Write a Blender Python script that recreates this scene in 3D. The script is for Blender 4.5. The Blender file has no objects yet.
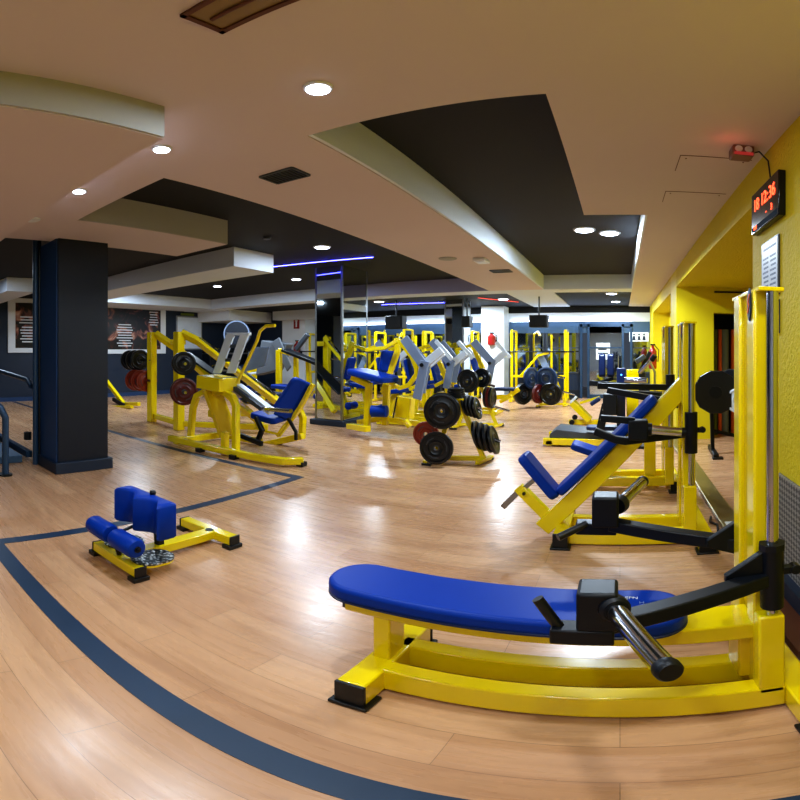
import bpy, bmesh, math, random
from mathutils import Vector, Matrix
random.seed(7)
scene = bpy.context.scene
COL = scene.collection
PI = math.pi
EYE = 1.5                                   # eye height of the photographer, metres

# ------------------------------------------------------------------ helpers
def at(px, py, Y=None, z=None, X=None, r=None):
    """world point seen at photo position (px, py) on a known plane (a wall, the floor, a machine's plane)"""
    t = (px - 620.0) / 484.0
    v = math.tan((350.0 - py) / 470.0)
    if z is not None: r = (z - EYE) / v
    elif X is not None: r = X / math.sin(t)
    elif Y is not None: r = Y / math.cos(t)
    return Vector((r * math.sin(t), r * math.cos(t), EYE + r * v))

def lin(c):
    return c / 12.92 if c <= 0.04045 else ((c + 0.055) / 1.055) ** 2.4
def rgb(h):
    return tuple(lin(int(h[i:i + 2], 16) / 255.0) for i in (0, 2, 4)) + (1.0,)

def mat(name, col, rough=0.5, metal=0.0, coat=0.0, bump=None, vary=None, emit=None, spec=0.5):
    m = bpy.data.materials.new(name); m.use_nodes = True
    nt = m.node_tree; b = nt.nodes['Principled BSDF']
    c = rgb(col) if isinstance(col, str) else col
    b.inputs['Base Color'].default_value = c
    b.inputs['Roughness'].default_value = rough
    b.inputs['Metallic'].default_value = metal
    b.inputs['Coat Weight'].default_value = coat
    b.inputs['Coat Roughness'].default_value = 0.08
    b.inputs['Specular IOR Level'].default_value = spec
    if emit:
        b.inputs['Emission Color'].default_value = rgb(emit[0]); b.inputs['Emission Strength'].default_value = emit[1]
    if bump or vary:
        tc = nt.nodes.new('ShaderNodeTexCoord')
    if vary:                                    # (scale, amount)
        n = nt.nodes.new('ShaderNodeTexNoise'); n.inputs['Scale'].default_value = vary[0]; n.inputs['Detail'].default_value = 4
        nt.links.new(tc.outputs['Object'], n.inputs['Vector'])
        mx = nt.nodes.new('ShaderNodeMix'); mx.data_type = 'RGBA'
        k = vary[1]
        mx.inputs[6].default_value = (c[0] * (1 - k), c[1] * (1 - k), c[2] * (1 - k), 1)
        mx.inputs[7].default_value = (min(1, c[0] * (1 + k)), min(1, c[1] * (1 + k)), min(1, c[2] * (1 + k)), 1)
        nt.links.new(n.outputs['Fac'], mx.inputs[0]); nt.links.new(mx.outputs[2], b.inputs['Base Color'])
    if bump:                                    # (scale, strength, distance)
        n = nt.nodes.new('ShaderNodeTexNoise'); n.inputs['Scale'].default_value = bump[0]; n.inputs['Detail'].default_value = 3
        nt.links.new(tc.outputs['Object'], n.inputs['Vector'])
        bp = nt.nodes.new('ShaderNodeBump'); bp.inputs['Strength'].default_value = bump[1]; bp.inputs['Distance'].default_value = bump[2]
        nt.links.new(n.outputs['Fac'], bp.inputs['Height']); nt.links.new(bp.outputs['Normal'], b.inputs['Normal'])
    return m

def emat(name, col, s):
    m = bpy.data.materials.new(name); m.use_nodes = True; nt = m.node_tree
    nt.nodes.remove(nt.nodes['Principled BSDF'])
    e = nt.nodes.new('ShaderNodeEmission'); e.inputs[0].default_value = rgb(col); e.inputs[1].default_value = s
    nt.links.new(e.outputs[0], nt.nodes['Material Output'].inputs[0]); return m

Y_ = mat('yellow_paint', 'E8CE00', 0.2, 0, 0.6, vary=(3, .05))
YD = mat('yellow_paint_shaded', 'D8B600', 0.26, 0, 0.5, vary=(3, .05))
BL = mat('blue_vinyl', '003494', 0.45, spec=.2, bump=(160, .12, .002), vary=(4, .08))
NV = mat('navy_vinyl', '06204E', 0.4, bump=(160, .12, .002))
BK = mat('black_paint', '090F17', 0.42, 0, 0, vary=(6, .1), spec=.35)
GRM = mat('mid_grey_plastic', '565C64', .5)
RB = mat('black_rubber', '0D1013', 0.42, bump=(90, .1, .002))
RBB = mat('plate_rubber', '0B1016', 0.33, bump=(60, .08, .002))
RDP = mat('red_rubber', '50100E', 0.4, bump=(60, .08, .002))
ORP = mat('orange_rubber', '8E3014', 0.42, bump=(60, .08, .002))
BLP = mat('blue_rubber', '0C2A50', 0.4)
CH = mat('chrome', 'BCC0C8', 0.13, 1.0)
ST = mat('brushed_steel', '9A9DA0', 0.35, 1.0, vary=(20, .1))
GR = mat('grey_panel', '7A8AA6', 0.42, vary=(5, .1))
GRL = mat('light_grey_panel', 'D2DCE8', 0.35, .1, vary=(5, .1))
GRD = mat('dark_grey_panel', '3A4048', 0.45, vary=(5, .1))
CREAM = mat('cream_ceiling', 'CCBFC0', 0.75, vary=(.8, .05))
CREAM2 = mat('white_ceiling', 'CED6E2', 0.7, vary=(.8, .04))
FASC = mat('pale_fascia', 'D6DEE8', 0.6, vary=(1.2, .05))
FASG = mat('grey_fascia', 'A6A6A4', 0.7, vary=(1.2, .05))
BLKC = mat('black_ceiling', '101318', 0.7, vary=(1.5, .15))
NAVY = mat('navy_wall', '16263B', 0.5, vary=(1.5, .12))
NAVL = mat('navy_wall_lighter', '1E3C64', 0.5, vary=(1.5, .12))
DARK = mat('charcoal_column', '0A1424', 0.5, vary=(2, .1))
YW2 = mat('yellow_wall_smooth_lit', 'DCC800', 0.6, bump=(45, .3, .004))  # smoother wall; brighter yellow paints in the strong light on the far pillar
YW = mat('yellow_wall', 'D2BE08', 0.7, bump=(45, .8, .012), vary=(3, .06))
BAND = mat('blue_grey_band', '3C5874', 0.55, vary=(2, .08))
WHITE = mat('white_paint', 'D8DDE2', 0.5, vary=(2, .03))
PAPER = mat('paper', 'C9D6E6', 0.4, vary=(12, .05))
DBLUE = mat('door_frame_paint', '26415E', 0.4, .2)
TAPE = mat('floor_tape', '17304A', 0.45, vary=(9, .15))
RED = mat('red_enamel', '8C1010', 0.3, 0, .4)
TAN = mat('bronze_strip', '8C7C50', 0.32, .5, vary=(6, .12))
BROWN = mat('brown_skirting', '5C3420', 0.5, vary=(8, .15))
ORG = mat('orange_foam', 'D9601A', 0.6)
GRN = mat('green_foam', '6F7F2A', 0.6)
TEAL = mat('teal_foam', '2F6A5E', 0.6)
GRF = mat('grey_foam', '6D7880', 0.6)
MIRROR = mat('mirror_glass', 'C4CCD2', 0.03, 1.0)
DGLASS = mat('dark_window_glass', 'A9B5BE', 0.05, 1.0)
LAMP = emat('lamp_glow', 'DCE6FF', 12)
LAMPW = emat('lamp_glow_dim', 'FFE9C8', 1.2)
LEDB = emat('blue_led', '4040FF', 22)
COVE = emat('cove_white', 'C4DAFF', 12)
LEDR = emat('red_led', 'FF5A48', 1.6)
DIGIT = emat('red_digits', 'FF5030', 4)
SCREEN = mat('screen_black', '05070A', 0.18)

def wood():
    m = bpy.data.materials.new('beech_laminate'); m.use_nodes = True; nt = m.node_tree; N = nt.nodes.new; b = nt.nodes['Principled BSDF']
    tc = N('ShaderNodeTexCoord')
    br = N('ShaderNodeTexBrick'); br.offset = .37; br.inputs['Scale'].default_value = 1; br.inputs['Mortar Size'].default_value = .0012
    br.inputs['Brick Width'].default_value = 1.28; br.inputs['Row Height'].default_value = .19; br.inputs['Bias'].default_value = 0
    br.inputs['Color1'].default_value = rgb('CAA07A'); br.inputs['Color2'].default_value = rgb('B88C68'); br.inputs['Mortar'].default_value = rgb('86664C')
    nt.links.new(tc.outputs['Object'], br.inputs['Vector'])
    mp = N('ShaderNodeMapping'); mp.inputs['Scale'].default_value = (.7, 6.5, 1); nt.links.new(tc.outputs['Object'], mp.inputs['Vector'])
    # shift the grain from plank to plank
    n1 = N('ShaderNodeTexNoise'); n1.inputs['Scale'].default_value = 1.3; n1.inputs['Detail'].default_value = 5; n1.inputs['Distortion'].default_value = 1.1
    nt.links.new(mp.outputs[0], n1.inputs['Vector'])
    wv = N('ShaderNodeMath'); wv.operation = 'MULTIPLY'; wv.inputs[1].default_value = 11; nt.links.new(n1.outputs['Fac'], wv.inputs[0])
    sn = N('ShaderNodeMath'); sn.operation = 'SINE'; nt.links.new(wv.outputs[0], sn.inputs[0])
    mr = N('ShaderNodeMapRange'); mr.inputs[1].default_value = -1; mr.inputs[2].default_value = 1; mr.inputs[3].default_value = .0; mr.inputs[4].default_value = .36
    nt.links.new(sn.outputs[0], mr.inputs[0])
    mx = N('ShaderNodeMix'); mx.data_type = 'RGBA'; mx.inputs[7].default_value = rgb('8E6244')
    nt.links.new(mr.outputs[0], mx.inputs[0]); nt.links.new(br.outputs['Color'], mx.inputs[6])
    n2 = N('ShaderNodeTexNoise'); n2.inputs['Scale'].default_value = .9; nt.links.new(tc.outputs['Object'], n2.inputs['Vector'])
    mx2 = N('ShaderNodeMix'); mx2.data_type = 'RGBA'; mx2.blend_type = 'MULTIPLY'; mx2.inputs[0].default_value = .35
    nt.links.new(mx.outputs[2], mx2.inputs[6]); nt.links.new(n2.outputs['Color'], mx2.inputs[7])
    nt.links.new(mx.outputs[2], b.inputs['Base Color'])
    b.inputs['Roughness'].default_value = .27
    b.inputs['Specular IOR Level'].default_value = .6
    n3 = N('ShaderNodeTexNoise'); n3.inputs['Scale'].default_value = 5; n3.inputs['Detail'].default_value = 4; nt.links.new(mp.outputs[0], n3.inputs['Vector'])
    r3 = N('ShaderNodeMapRange'); r3.inputs[3].default_value = .2; r3.inputs[4].default_value = .36; nt.links.new(n3.outputs['Fac'], r3.inputs[0]); nt.links.new(r3.outputs[0], b.inputs['Roughness'])
    bp = N('ShaderNodeBump'); bp.inputs['Strength'].default_value = .06; bp.inputs['Distance'].default_value = .004
    nt.links.new(n3.outputs['Fac'], bp.inputs['Height']); nt.links.new(bp.outputs[0], b.inputs['Normal'])
    return m
WOOD = wood()

def checker_plate():
    m = bpy.data.materials.new('checker_plate'); m.use_nodes = True; nt = m.node_tree; N = nt.nodes.new; b = nt.nodes['Principled BSDF']
    tc = N('ShaderNodeTexCoord'); v = N('ShaderNodeTexVoronoi'); v.inputs['Scale'].default_value = 42; nt.links.new(tc.outputs['Object'], v.inputs['Vector'])
    r = N('ShaderNodeValToRGB'); r.color_ramp.elements[0].position = .25; r.color_ramp.elements[0].color = rgb('E0E2E2'); r.color_ramp.elements[1].position = .5; r.color_ramp.elements[1].color = rgb('4A5052')
    nt.links.new(v.outputs['Distance'], r.inputs[0]); nt.links.new(r.outputs[0], b.inputs['Base Color'])
    b.inputs['Metallic'].default_value = .8; b.inputs['Roughness'].default_value = .3
    bp = N('ShaderNodeBump'); bp.inputs['Distance'].default_value = .004; nt.links.new(v.outputs['Distance'], bp.inputs['Height']); nt.links.new(bp.outputs[0], b.inputs['Normal'])
    return m
CHK = checker_plate()

def grille_mat():
    m = bpy.data.materials.new('woven_grey_panel'); m.use_nodes = True; nt = m.node_tree; N = nt.nodes.new; b = nt.nodes['Principled BSDF']
    tc = N('ShaderNodeTexCoord'); mp = N('ShaderNodeMapping'); mp.inputs['Rotation'].default_value = (.78, 0, 0); nt.links.new(tc.outputs['Object'], mp.inputs['Vector'])
    v = N('ShaderNodeTexChecker'); v.inputs['Scale'].default_value = 38; nt.links.new(mp.outputs[0], v.inputs['Vector'])
    v.inputs['Color1'].default_value = rgb('8C8A86'); v.inputs['Color2'].default_value = rgb('4B4A4A')
    nt.links.new(v.outputs['Color'], b.inputs['Base Color']); b.inputs['Roughness'].default_value = .6
    return m
WEAVE = grille_mat()

def poster_mat(seed):
    m = bpy.data.materials.new('poster_print'); m.use_nodes = True; nt = m.node_tree; N = nt.nodes.new; b = nt.nodes['Principled BSDF']
    tc = N('ShaderNodeTexCoord'); n = N('ShaderNodeTexNoise'); n.inputs['Scale'].default_value = 2.2; n.inputs['Detail'].default_value = 3; n.inputs['Distortion'].default_value = 1.5
    mp = N('ShaderNodeMapping'); mp.inputs['Location'].default_value = (seed, seed * 2, seed); nt.links.new(tc.outputs['Object'], mp.inputs['Vector']); nt.links.new(mp.outputs[0], n.inputs['Vector'])
    r = N('ShaderNodeValToRGB'); e = r.color_ramp.elements; e[0].position = .48; e[0].color = rgb('0B0A0E'); e[1].position = .62; e[1].color = rgb('8A5240')
    x = r.color_ramp.elements.new(.54); x.color = rgb('33181C'); x = r.color_ramp.elements.new(.72); x.color = rgb('C09A86')
    nt.links.new(n.outputs['Fac'], r.inputs[0]); nt.links.new(r.outputs[0], b.inputs['Base Color']); b.inputs['Roughness'].default_value = .3
    return m

ORI = {}
class MB:
    def __init__(s): s.bm = bmesh.new()
    def _add(s, vs, fs):
        v = [s.bm.verts.new(p) for p in vs]
        for f in fs:
            try: s.bm.faces.new([v[i] for i in f])
            except ValueError: pass
        return s
    def box(s, a, b):
        x0, x1 = sorted((a[0], b[0])); y0, y1 = sorted((a[1], b[1])); z0, z1 = sorted((a[2], b[2]))
        return s._add([(x0, y0, z0), (x1, y0, z0), (x1, y1, z0), (x0, y1, z0), (x0, y0, z1), (x1, y0, z1), (x1, y1, z1), (x0, y1, z1)],
                      [(0, 3, 2, 1), (4, 5, 6, 7), (0, 1, 5, 4), (1, 2, 6, 5), (2, 3, 7, 6), (3, 0, 4, 7)])
    def sweep(s, pts, sec, n=None, closed_caps=True):
        pts = [Vector(p) for p in pts]
        d0 = (pts[1] - pts[0]).normalized()
        if n is None:
            n = None
            for i in range(1, len(pts) - 1):
                c = (pts[i] - pts[i - 1]).cross(pts[i + 1] - pts[i])
                if c.length > 1e-5: n = c.normalized(); break
            if n is None:
                n = d0.cross(Vector((0, 0, 1)))
                if n.length < 1e-3: n = Vector((0, 1, 0))
        n = Vector(n).normalized()
        rings = []
        for i, p in enumerate(pts):
            if i == 0: t = (pts[1] - p).normalized(); k = 1; tt = t
            elif i == len(pts) - 1: t = (p - pts[i - 1]).normalized(); k = 1
            else:
                a = (p - pts[i - 1]).normalized(); b = (pts[i + 1] - p).normalized()
                t = (a + b).normalized(); k = 1 / max(.35, t.dot(a))
            nn = (n - t * n.dot(t)).normalized()
            bb = t.cross(nn)
            rings.append([s.bm.verts.new(p + nn * u + bb * (v * k)) for u, v in sec])
        m = len(sec)
        for i in range(len(rings) - 1):
            for j in range(m):
                s.bm.faces.new([rings[i][j], rings[i][(j + 1) % m], rings[i + 1][(j + 1) % m], rings[i + 1][j]])
        s.bm.faces.new(rings[0][::-1]); s.bm.faces.new(rings[-1])
        return s
    def bar(s, p, q, w, h, n=None):
        return s.sweep([p, q], [(-w / 2, -h / 2), (w / 2, -h / 2), (w / 2, h / 2), (-w / 2, h / 2)], n)
    def bars(s, pts, w, h, n=None):
        return s.sweep(pts, [(-w / 2, -h / 2), (w / 2, -h / 2), (w / 2, h / 2), (-w / 2, h / 2)], n)
    def tube(s, pts, r, seg=14, n=None):
        return s.sweep(pts, [(r * math.cos(2 * PI * i / seg), r * math.sin(2 * PI * i / seg)) for i in range(seg)], n)
    def lathe(s, prof, c, ax, seg=36, hole=False):
        """prof: list of (distance along axis, radius)"""
        c = Vector(c); ax = Vector(ax).normalized(); u = ax.orthogonal().normalized(); v = ax.cross(u)
        rings = [[s.bm.verts.new(c + ax * a + (u * math.cos(2 * PI * i / seg) + v * math.sin(2 * PI * i / seg)) * r) for i in range(seg)] for a, r in prof]
        for i in range(len(rings) - 1):
            for j in range(seg):
                s.bm.faces.new([rings[i][j], rings[i][(j + 1) % seg], rings[i + 1][(j + 1) % seg], rings[i + 1][j]])
        if hole:
            for j in range(seg): s.bm.faces.new([rings[-1][j], rings[-1][(j + 1) % seg], rings[0][(j + 1) % seg], rings[0][j]])
        else: s.bm.faces.new(rings[0][::-1]); s.bm.faces.new(rings[-1])
        return s
    def prism(s, poly, o, ux, uy, th):
        """polygon in the plane (ux, uy) through o, thickness th centred along the normal"""
        o = Vector(o); ux = Vector(ux).normalized(); uy = Vector(uy).normalized(); n = ux.cross(uy) * (th / 2)
        a = [s.bm.verts.new(o + ux * x + uy * y - n) for x, y in poly]; b = [s.bm.verts.new(o + ux * x + uy * y + n) for x, y in poly]
        s.bm.faces.new(a[::-1]); s.bm.faces.new(b); m = len(poly)
        for i in range(m): s.bm.faces.new([a[i], a[(i + 1) % m], b[(i + 1) % m], b[i]])
        return s
    def build(s, name, material, parent=None, bev=0.0, smooth=True, seg=2):
        o0 = Vector((0, 0, 0))
        if parent is not None: o0 = ORI[parent.name]
        for v in s.bm.verts: v.co -= o0
        bmesh.ops.recalc_face_normals(s.bm, faces=s.bm.faces)
        me = bpy.data.meshes.new(name); s.bm.to_mesh(me); s.bm.free()
        if smooth:
            for p in me.polygons: p.use_smooth = True
        me.materials.append(material)
        o = bpy.data.objects.new(name, me); COL.objects.link(o)
        if parent is not None: o.parent = parent
        ORI[o.name] = o0
        if bev > 0:
            md = o.modifiers.new('bevel', 'BEVEL'); md.width = bev; md.segments = seg; md.limit_method = 'ANGLE'; md.angle_limit = .6; md.use_clamp_overlap = True
        if smooth:
            for e in me.edges: pass
            me.set_sharp_from_angle(angle=math.radians(38)) if bev == 0 else me.set_sharp_from_angle(angle=math.radians(70))
        return o

def tag(o, label, cat, group=None, kind=None):
    o['label'] = label; o['category'] = cat
    if group: o['group'] = group
    if kind: o['kind'] = kind
    return o
def thing(name, loc, label, cat, group=None):
    o = bpy.data.objects.new(name, None); o.empty_display_size = .1; COL.objects.link(o); o.location = loc
    ORI[o.name] = Vector(loc); return tag(o, label, cat, group)
def struct(name, mb, m, parent=None, bev=0.0, smooth=False):
    o = mb.build(name, m, parent, bev, smooth)
    if parent is None: o['kind'] = 'structure'
    return o
def children(o): return [c for c in bpy.data.objects if c.parent == o]
def dup(root, dx, rotz=0.0, scale=1.0, label=None, group=None):
    r = root.copy(); COL.objects.link(r); r.location = Vector(root.location) + Vector(dx); r.rotation_euler = (0, 0, root.rotation_euler.z + rotz)
    r.scale = (scale,) * 3
    ORI[r.name] = r.location.copy()
    if label: r['label'] = label
    if group: r['group'] = group
    for ch in children(root):
        c = ch.copy(); COL.objects.link(c); c.parent = r; ORI[c.name] = r.location.copy()
        for g in children(ch):
            d = g.copy(); COL.objects.link(d); d.parent = c
    return r
def rounded(w, h, r, k=5):
    pts = []
    for cx, cy, a in ((w / 2 - r, h / 2 - r, 0), (-w / 2 + r, h / 2 - r, 90), (-w / 2 + r, -h / 2 + r, 180), (w / 2 - r, -h / 2 + r, 270)):
        for i in range(k + 1):
            t = math.radians(a + 90 * i / k); pts.append((cx + r * math.cos(t), cy + r * math.sin(t)))
    return pts
def pad(mb, c, ux, uy, w, h, th, r=.05):
    return mb.prism(rounded(w, h, r), c, ux, uy, th)
def text_mesh(name, s, size, m, o, ux, uy, parent=None, th=.001, align='CENTER'):
    cu = bpy.data.curves.new(name, 'FONT'); cu.body = s; cu.size = size; cu.extrude = th; cu.align_x = align; cu.align_y = 'CENTER'
    t = bpy.data.objects.new(name, cu); COL.objects.link(t)
    bpy.context.view_layer.update()
    me = bpy.data.meshes.new_from_object(t); bpy.data.objects.remove(t)
    ux = Vector(ux).normalized(); uy = Vector(uy).normalized(); n = ux.cross(uy); o0 = ORI[parent.name] if parent else Vector((0, 0, 0))
    for v in me.vertices: v.co = Vector(o) + ux * v.co.x + uy * v.co.y + n * v.co.z - o0
    me.materials.clear(); me.materials.append(m)
    ob = bpy.data.objects.new(name, me); COL.objects.link(ob); ob.parent = parent; ORI[ob.name] = o0
    return ob

# ------------------------------------------------------------------ camera: the photo is a stitched panorama (equirectangular)
cd = bpy.data.cameras.new('camera'); cam = bpy.data.objects.new('camera', cd); COL.objects.link(cam)
cam.location = (0, 0, EYE); cam.rotation_euler = (PI / 2, 0, 0)
cd.type = 'PANO'
for tgt in (cd, getattr(cd, 'cycles', None)):
    try:
        tgt.panorama_type = 'EQUIRECTANGULAR'
        tgt.longitude_min = -620 / 484.0; tgt.longitude_max = 180 / 484.0
        tgt.latitude_min = -450 / 470.0; tgt.latitude_max = 350 / 470.0
    except Exception: pass
cd.clip_start = .05; cd.clip_end = 100
scene.camera = cam
scene.view_settings.view_transform = 'Standard'
scene.view_settings.exposure = .16
scene.view_settings.look = 'Medium High Contrast'
w = bpy.data.worlds.new('world'); scene.world = w; w.use_nodes = True
w.node_tree.nodes['Background'].inputs[0].default_value = (.05, .06, .08, 1)
# ================================================================== THE ROOM
ZS, ZB, XW, XL, YF = 2.85, 3.17, .9, -13.0, 14.6
def bx(*a):
    m = MB()
    for i in range(0, len(a), 2): m.box(a[i], a[i + 1])
    return m
struct('floor', bx((XL - .2, -4.2, -.1), (4.2, 19, 0)), WOOD)
struct('ceiling', bx((XL - .2, -4.2, ZB), (4.2, 19, ZB + .1)), BLKC)
struct('wall_left', bx((XL - .2, -4.2, 0), (XL, 19, ZB)), NAVY)
struct('wall_back', bx((XL, -4.2, 0), (4, -4.0, ZB)), CREAM2)
# right side: near wall, pillar with the clock, bay, pillar, bay, pillar
struct('wall_right', bx((XW + .06, -4, 0), (XW + .3, 2.05, ZS), (XW, 2.05, 0), (XW + .5, 3.2, ZS + .1),
                        (3.2, 3.2, 0), (3.4, 7.7, ZS), (XW + .5, 3.1, 0), (3.4, 3.2, ZS)), YW)
struct('wall_right_pillar', bx((XW, 7.7, 0), (1.51, 8.55, ZS), (1.51, 7.7, 2.12), (3.4, 7.9, ZS), (2.0, 7.7, 0), (3.4, 7.9, 2.12),
                               (1.51, 8.35, 0), (1.6, 8.55, 2.2), (XW + .45, 8.5, 0), (XW + .65, 13.2, ZS), (XW, 13.2, 0), (XW + .6, YF, ZS)), YW2)
struct('wall_right_header', bx((XW, 3.2, 2.55), (3.2, 7.7, ZS), (XW, 8.55, 2.55), (XW + .45, 13.2, ZS)), YW)
struct('wall_niche', bx((1.6, 8.5, 0), (2.3, 8.55, 2.2), (2.2, 7.9, 0), (2.3, 8.5, 2.2), (1.5, 7.9, 2.13), (2.2, 8.5, 2.2)), BLKC)
struct('trim_1', bx((XW - .12, 3.3, 0), (XW + .05, 7.6, .05)), TAN, bev=.008)
# far wall: dark base, glass, blue grey band, pale header
XE = XW + .1
struct('wall_far', bx((XL, YF, 0), (-1.2, YF + .12, .77), (.35, YF, 0), (XE, YF + .12, .77)), NAVY)
struct('wall_far_band', bx((XL, YF - .06, 2.03), (XE, YF + .12, 2.38)), BAND)
struct('wall_far_header', bx((XL, YF - .1, 2.38), (XE, YF + .12, 2.66)), WHITE)
struct('wall_far_top', bx((XL, YF - .08, 2.66), (XE, YF + .12, ZB)), BLKC)
wn = 1
for x0, x1 in ((-12.9, -10.4), (-9.4, -7.2), (-7.1, -5.1), (-5.0, -4.1), (-3.3, -2.3), (-2.25, -1.2), (.35, .98)):
    f = MB().box((x0, YF - .03, .77), (x0 + .05, YF + .05, 2.03)).box((x1 - .05, YF - .03, .77), (x1, YF + .05, 2.03)).box((x0, YF - .03, .77), (x1, YF + .05, .82)).box((x0, YF - .03, 1.55), (x1, YF + .02, 1.58))
    f = struct('window_%d' % wn, f, GRD); wn += 1
    g = MB().box((x0 + .05, YF, .8), (x1 - .05, YF + .02, 2.03)).build('pane', DGLASS, f, smooth=False)
# glass door
dr = MB()
for x in (-1.2, -.98, .05, .3): dr.box((x, YF - .12, 0), (x + .07, YF + .02, 2.3))
dr.box((-1.2, YF - .12, 2.22), (.37, YF + .02, 2.32)).box((-.95, YF - .1, 0), (.05, YF, .12)).box((-.95, YF - .1, 1.55), (.05, YF - .05, 1.59))
dr = struct('door_1', dr, DBLUE)
MB().box((-.93, YF - .06, .1), (.06, YF - .04, 2.22)).build('door_pane', DGLASS, dr, smooth=False)
MB().tube([(-.05, YF - .14, .95), (-.05, YF - .18, .98), (-.05, YF - .18, 1.3), (-.05, YF - .14, 1.33)], .015).build('door_handle', ST, dr)

# soffits
def poly(pts, z0, z1):
    m = MB(); m.prism([(p[0], p[1]) for p in pts], (0, 0, (z0 + z1) / 2), (1, 0, 0), (0, 1, 0), z1 - z0); return m
YB = 10.3
struct('ceiling_soffit', poly([(-5.3, -4), (XE + .3, -4), (XE + .3, 4.56), (-.34, 4.56), (-.34, 2.2), (-1.66, 2.2), (-1.66, YB), (-2.85, YB), (-2.85, 2.07), (-4.3, 2.07), (-4.3, 4.07), (-5.3, 4.07)], ZS, ZB), CREAM)
struct('ceiling_soffit_right', bx((.26, 4.56, ZS), (XE + .5, YF, ZB - .002)), CREAM)
struct('ceiling_beam_cross', bx((XL, YB, ZS), (.26, YB + .6, ZB), (-2.6, YB + .6, ZS), (-1.5, YF, ZB)), CREAM2)
struct('ceiling_lowered', bx((XL, YB + .6, ZS + .02), (-2.6, YF, ZB - .01), (-1.5, YB + .6, ZS + .02), (.26, YF, ZB - .01)), BLKC)
struct('ceiling_beam_end', bx((-11, 12.6, 2.56), (-8.6, 13.0, ZS + .03), (-12.99, 10.9, 2.5), (-11.4, 12.99, ZS + .03)), WHITE)
struct('trim_3', bx((-8.4, YF - .16, 2.4), (-4.2, YF - .12, 2.43), (-3.3, YF - .16, 2.4), (.3, YF - .12, 2.43), (.27, 4.7, ZS + .03), (.285, 10.2, ZS + .05)), COVE)
struct('ceiling_beam_left', bx((-13, 5.22, ZS), (-5.35, 6.15, ZB)), CREAM2)
struct('ceiling_beam_corner', bx((-13, 3.2, ZS), (-10.2, 3.9, ZB), (-13, 6.15, ZS + .01), (-11.6, YB, ZB)), CREAM2)
struct('ceiling_drop', bx((-5.3, -4, 2.65), (-1.93, 1.4, ZS + .01)), CREAM)
# fascia sheets of the coffers (thin painted boards on the recess sides)
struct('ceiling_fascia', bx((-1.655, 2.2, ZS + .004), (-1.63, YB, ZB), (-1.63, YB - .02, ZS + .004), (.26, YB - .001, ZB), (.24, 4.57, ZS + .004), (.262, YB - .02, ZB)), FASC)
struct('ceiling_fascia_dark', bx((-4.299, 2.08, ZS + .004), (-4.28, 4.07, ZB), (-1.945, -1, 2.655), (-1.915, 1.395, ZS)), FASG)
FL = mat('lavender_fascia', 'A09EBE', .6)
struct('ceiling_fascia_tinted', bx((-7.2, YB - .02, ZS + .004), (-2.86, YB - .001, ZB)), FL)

# column
c = struct('wall_column', bx((-5.72, 2.22, 0), (-5.1, 2.87, ZS)), DARK)
MB().box((-5.74, 2.205, .14), (-5.13, 2.222, ZS)).build('column_face', NAVL, c, smooth=False)
MB().box((-5.77, 2.17, 0), (-5.06, 2.92, .14)).build('column_plinth', NAVY, c, .008)
# mirrored columns
def mcol(x0, y0, x1, y1, nm):
    c = struct(nm, bx((x0 + .01, y0 + .01, 0), (x1 - .01, y1 - .01, ZB)), GRD)
    MB().box((x0 + .04, y0, .12), (x1 - .04, y0 + .012, ZB)).box((x1 - .012, y0 + .04, .12), (x1, y1 - .04, ZB)).build('mirror_panel', MIRROR, c, smooth=False)
    m = MB()
    for x, y in ((x0, y0), (x1 - .03, y0), (x1 - .03, y1 - .03)): m.box((x - .004, y - .004, .1), (x + .034, y + .034, ZB))
    m.build('edge_strip', ST, c, smooth=False)
    MB().box((x0 - .08, y0 - .08, 0), (x1 + .08, y1 + .08, .11)).build('column_plinth', NAVY, c, .01)
mcol(-5.58, 7.66, -4.95, 8.6, 'wall_mirror_column')
mcol(-4.55, 12.0, -4.02, 12.6, 'wall_mirror_column_far')
# white pillars of the far side
struct('wall_pillar_far', bx((-4.1, 13.9, 0), (-3.4, YF, ZS)), WHITE)
struct('wall_pillar_left', bx((-10.9, 13.0, 0), (-9.9, YF, ZS), ), WHITE)
struct('wall_left_return', bx((XL, 13.0, 0), (-10.9, 13.2, ZB)), NAVY)
# baseboards
struct('baseboard_left', bx((XL, -4, 0), (XL + .03, 13, .12)), NAVL)
struct('baseboard_far', bx((XL, YF - .03, 0), (-1.2, YF, .25), (-9.9, YF - .6, 0), (-1.25, YF - .03, .04)), BLKC)
struct('baseboard_right', bx((XW - .07, .4, 0), (XW - .002, 3.2, .16)), NAVY)
struct('trim_2', bx((XW - .2, .9, 0), (XW - .071, 2.6, .05)), BROWN)

# floor tape
def tape(name, a, b, lab):
    tag(MB().box((a[0], a[1], 0), (b[0], b[1], .003)).build(name, TAPE, smooth=False), lab, 'floor tape', 'navy floor tape marking the training area')
tape('floor_tape', (-3.4, .89, 0), (.89, 1.005, 0), 'long navy floor stripe curving across the foreground below the bench machine')
tape('floor_tape', (-3.38, 1.005, 0), (-3.28, 4.2, 0), 'navy floor stripe passing behind the low squat bench')
tape('floor_tape', (-12.9, 4.2, 0), (-3.28, 4.3, 0), 'navy floor stripe running in front of the leg press')

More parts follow.
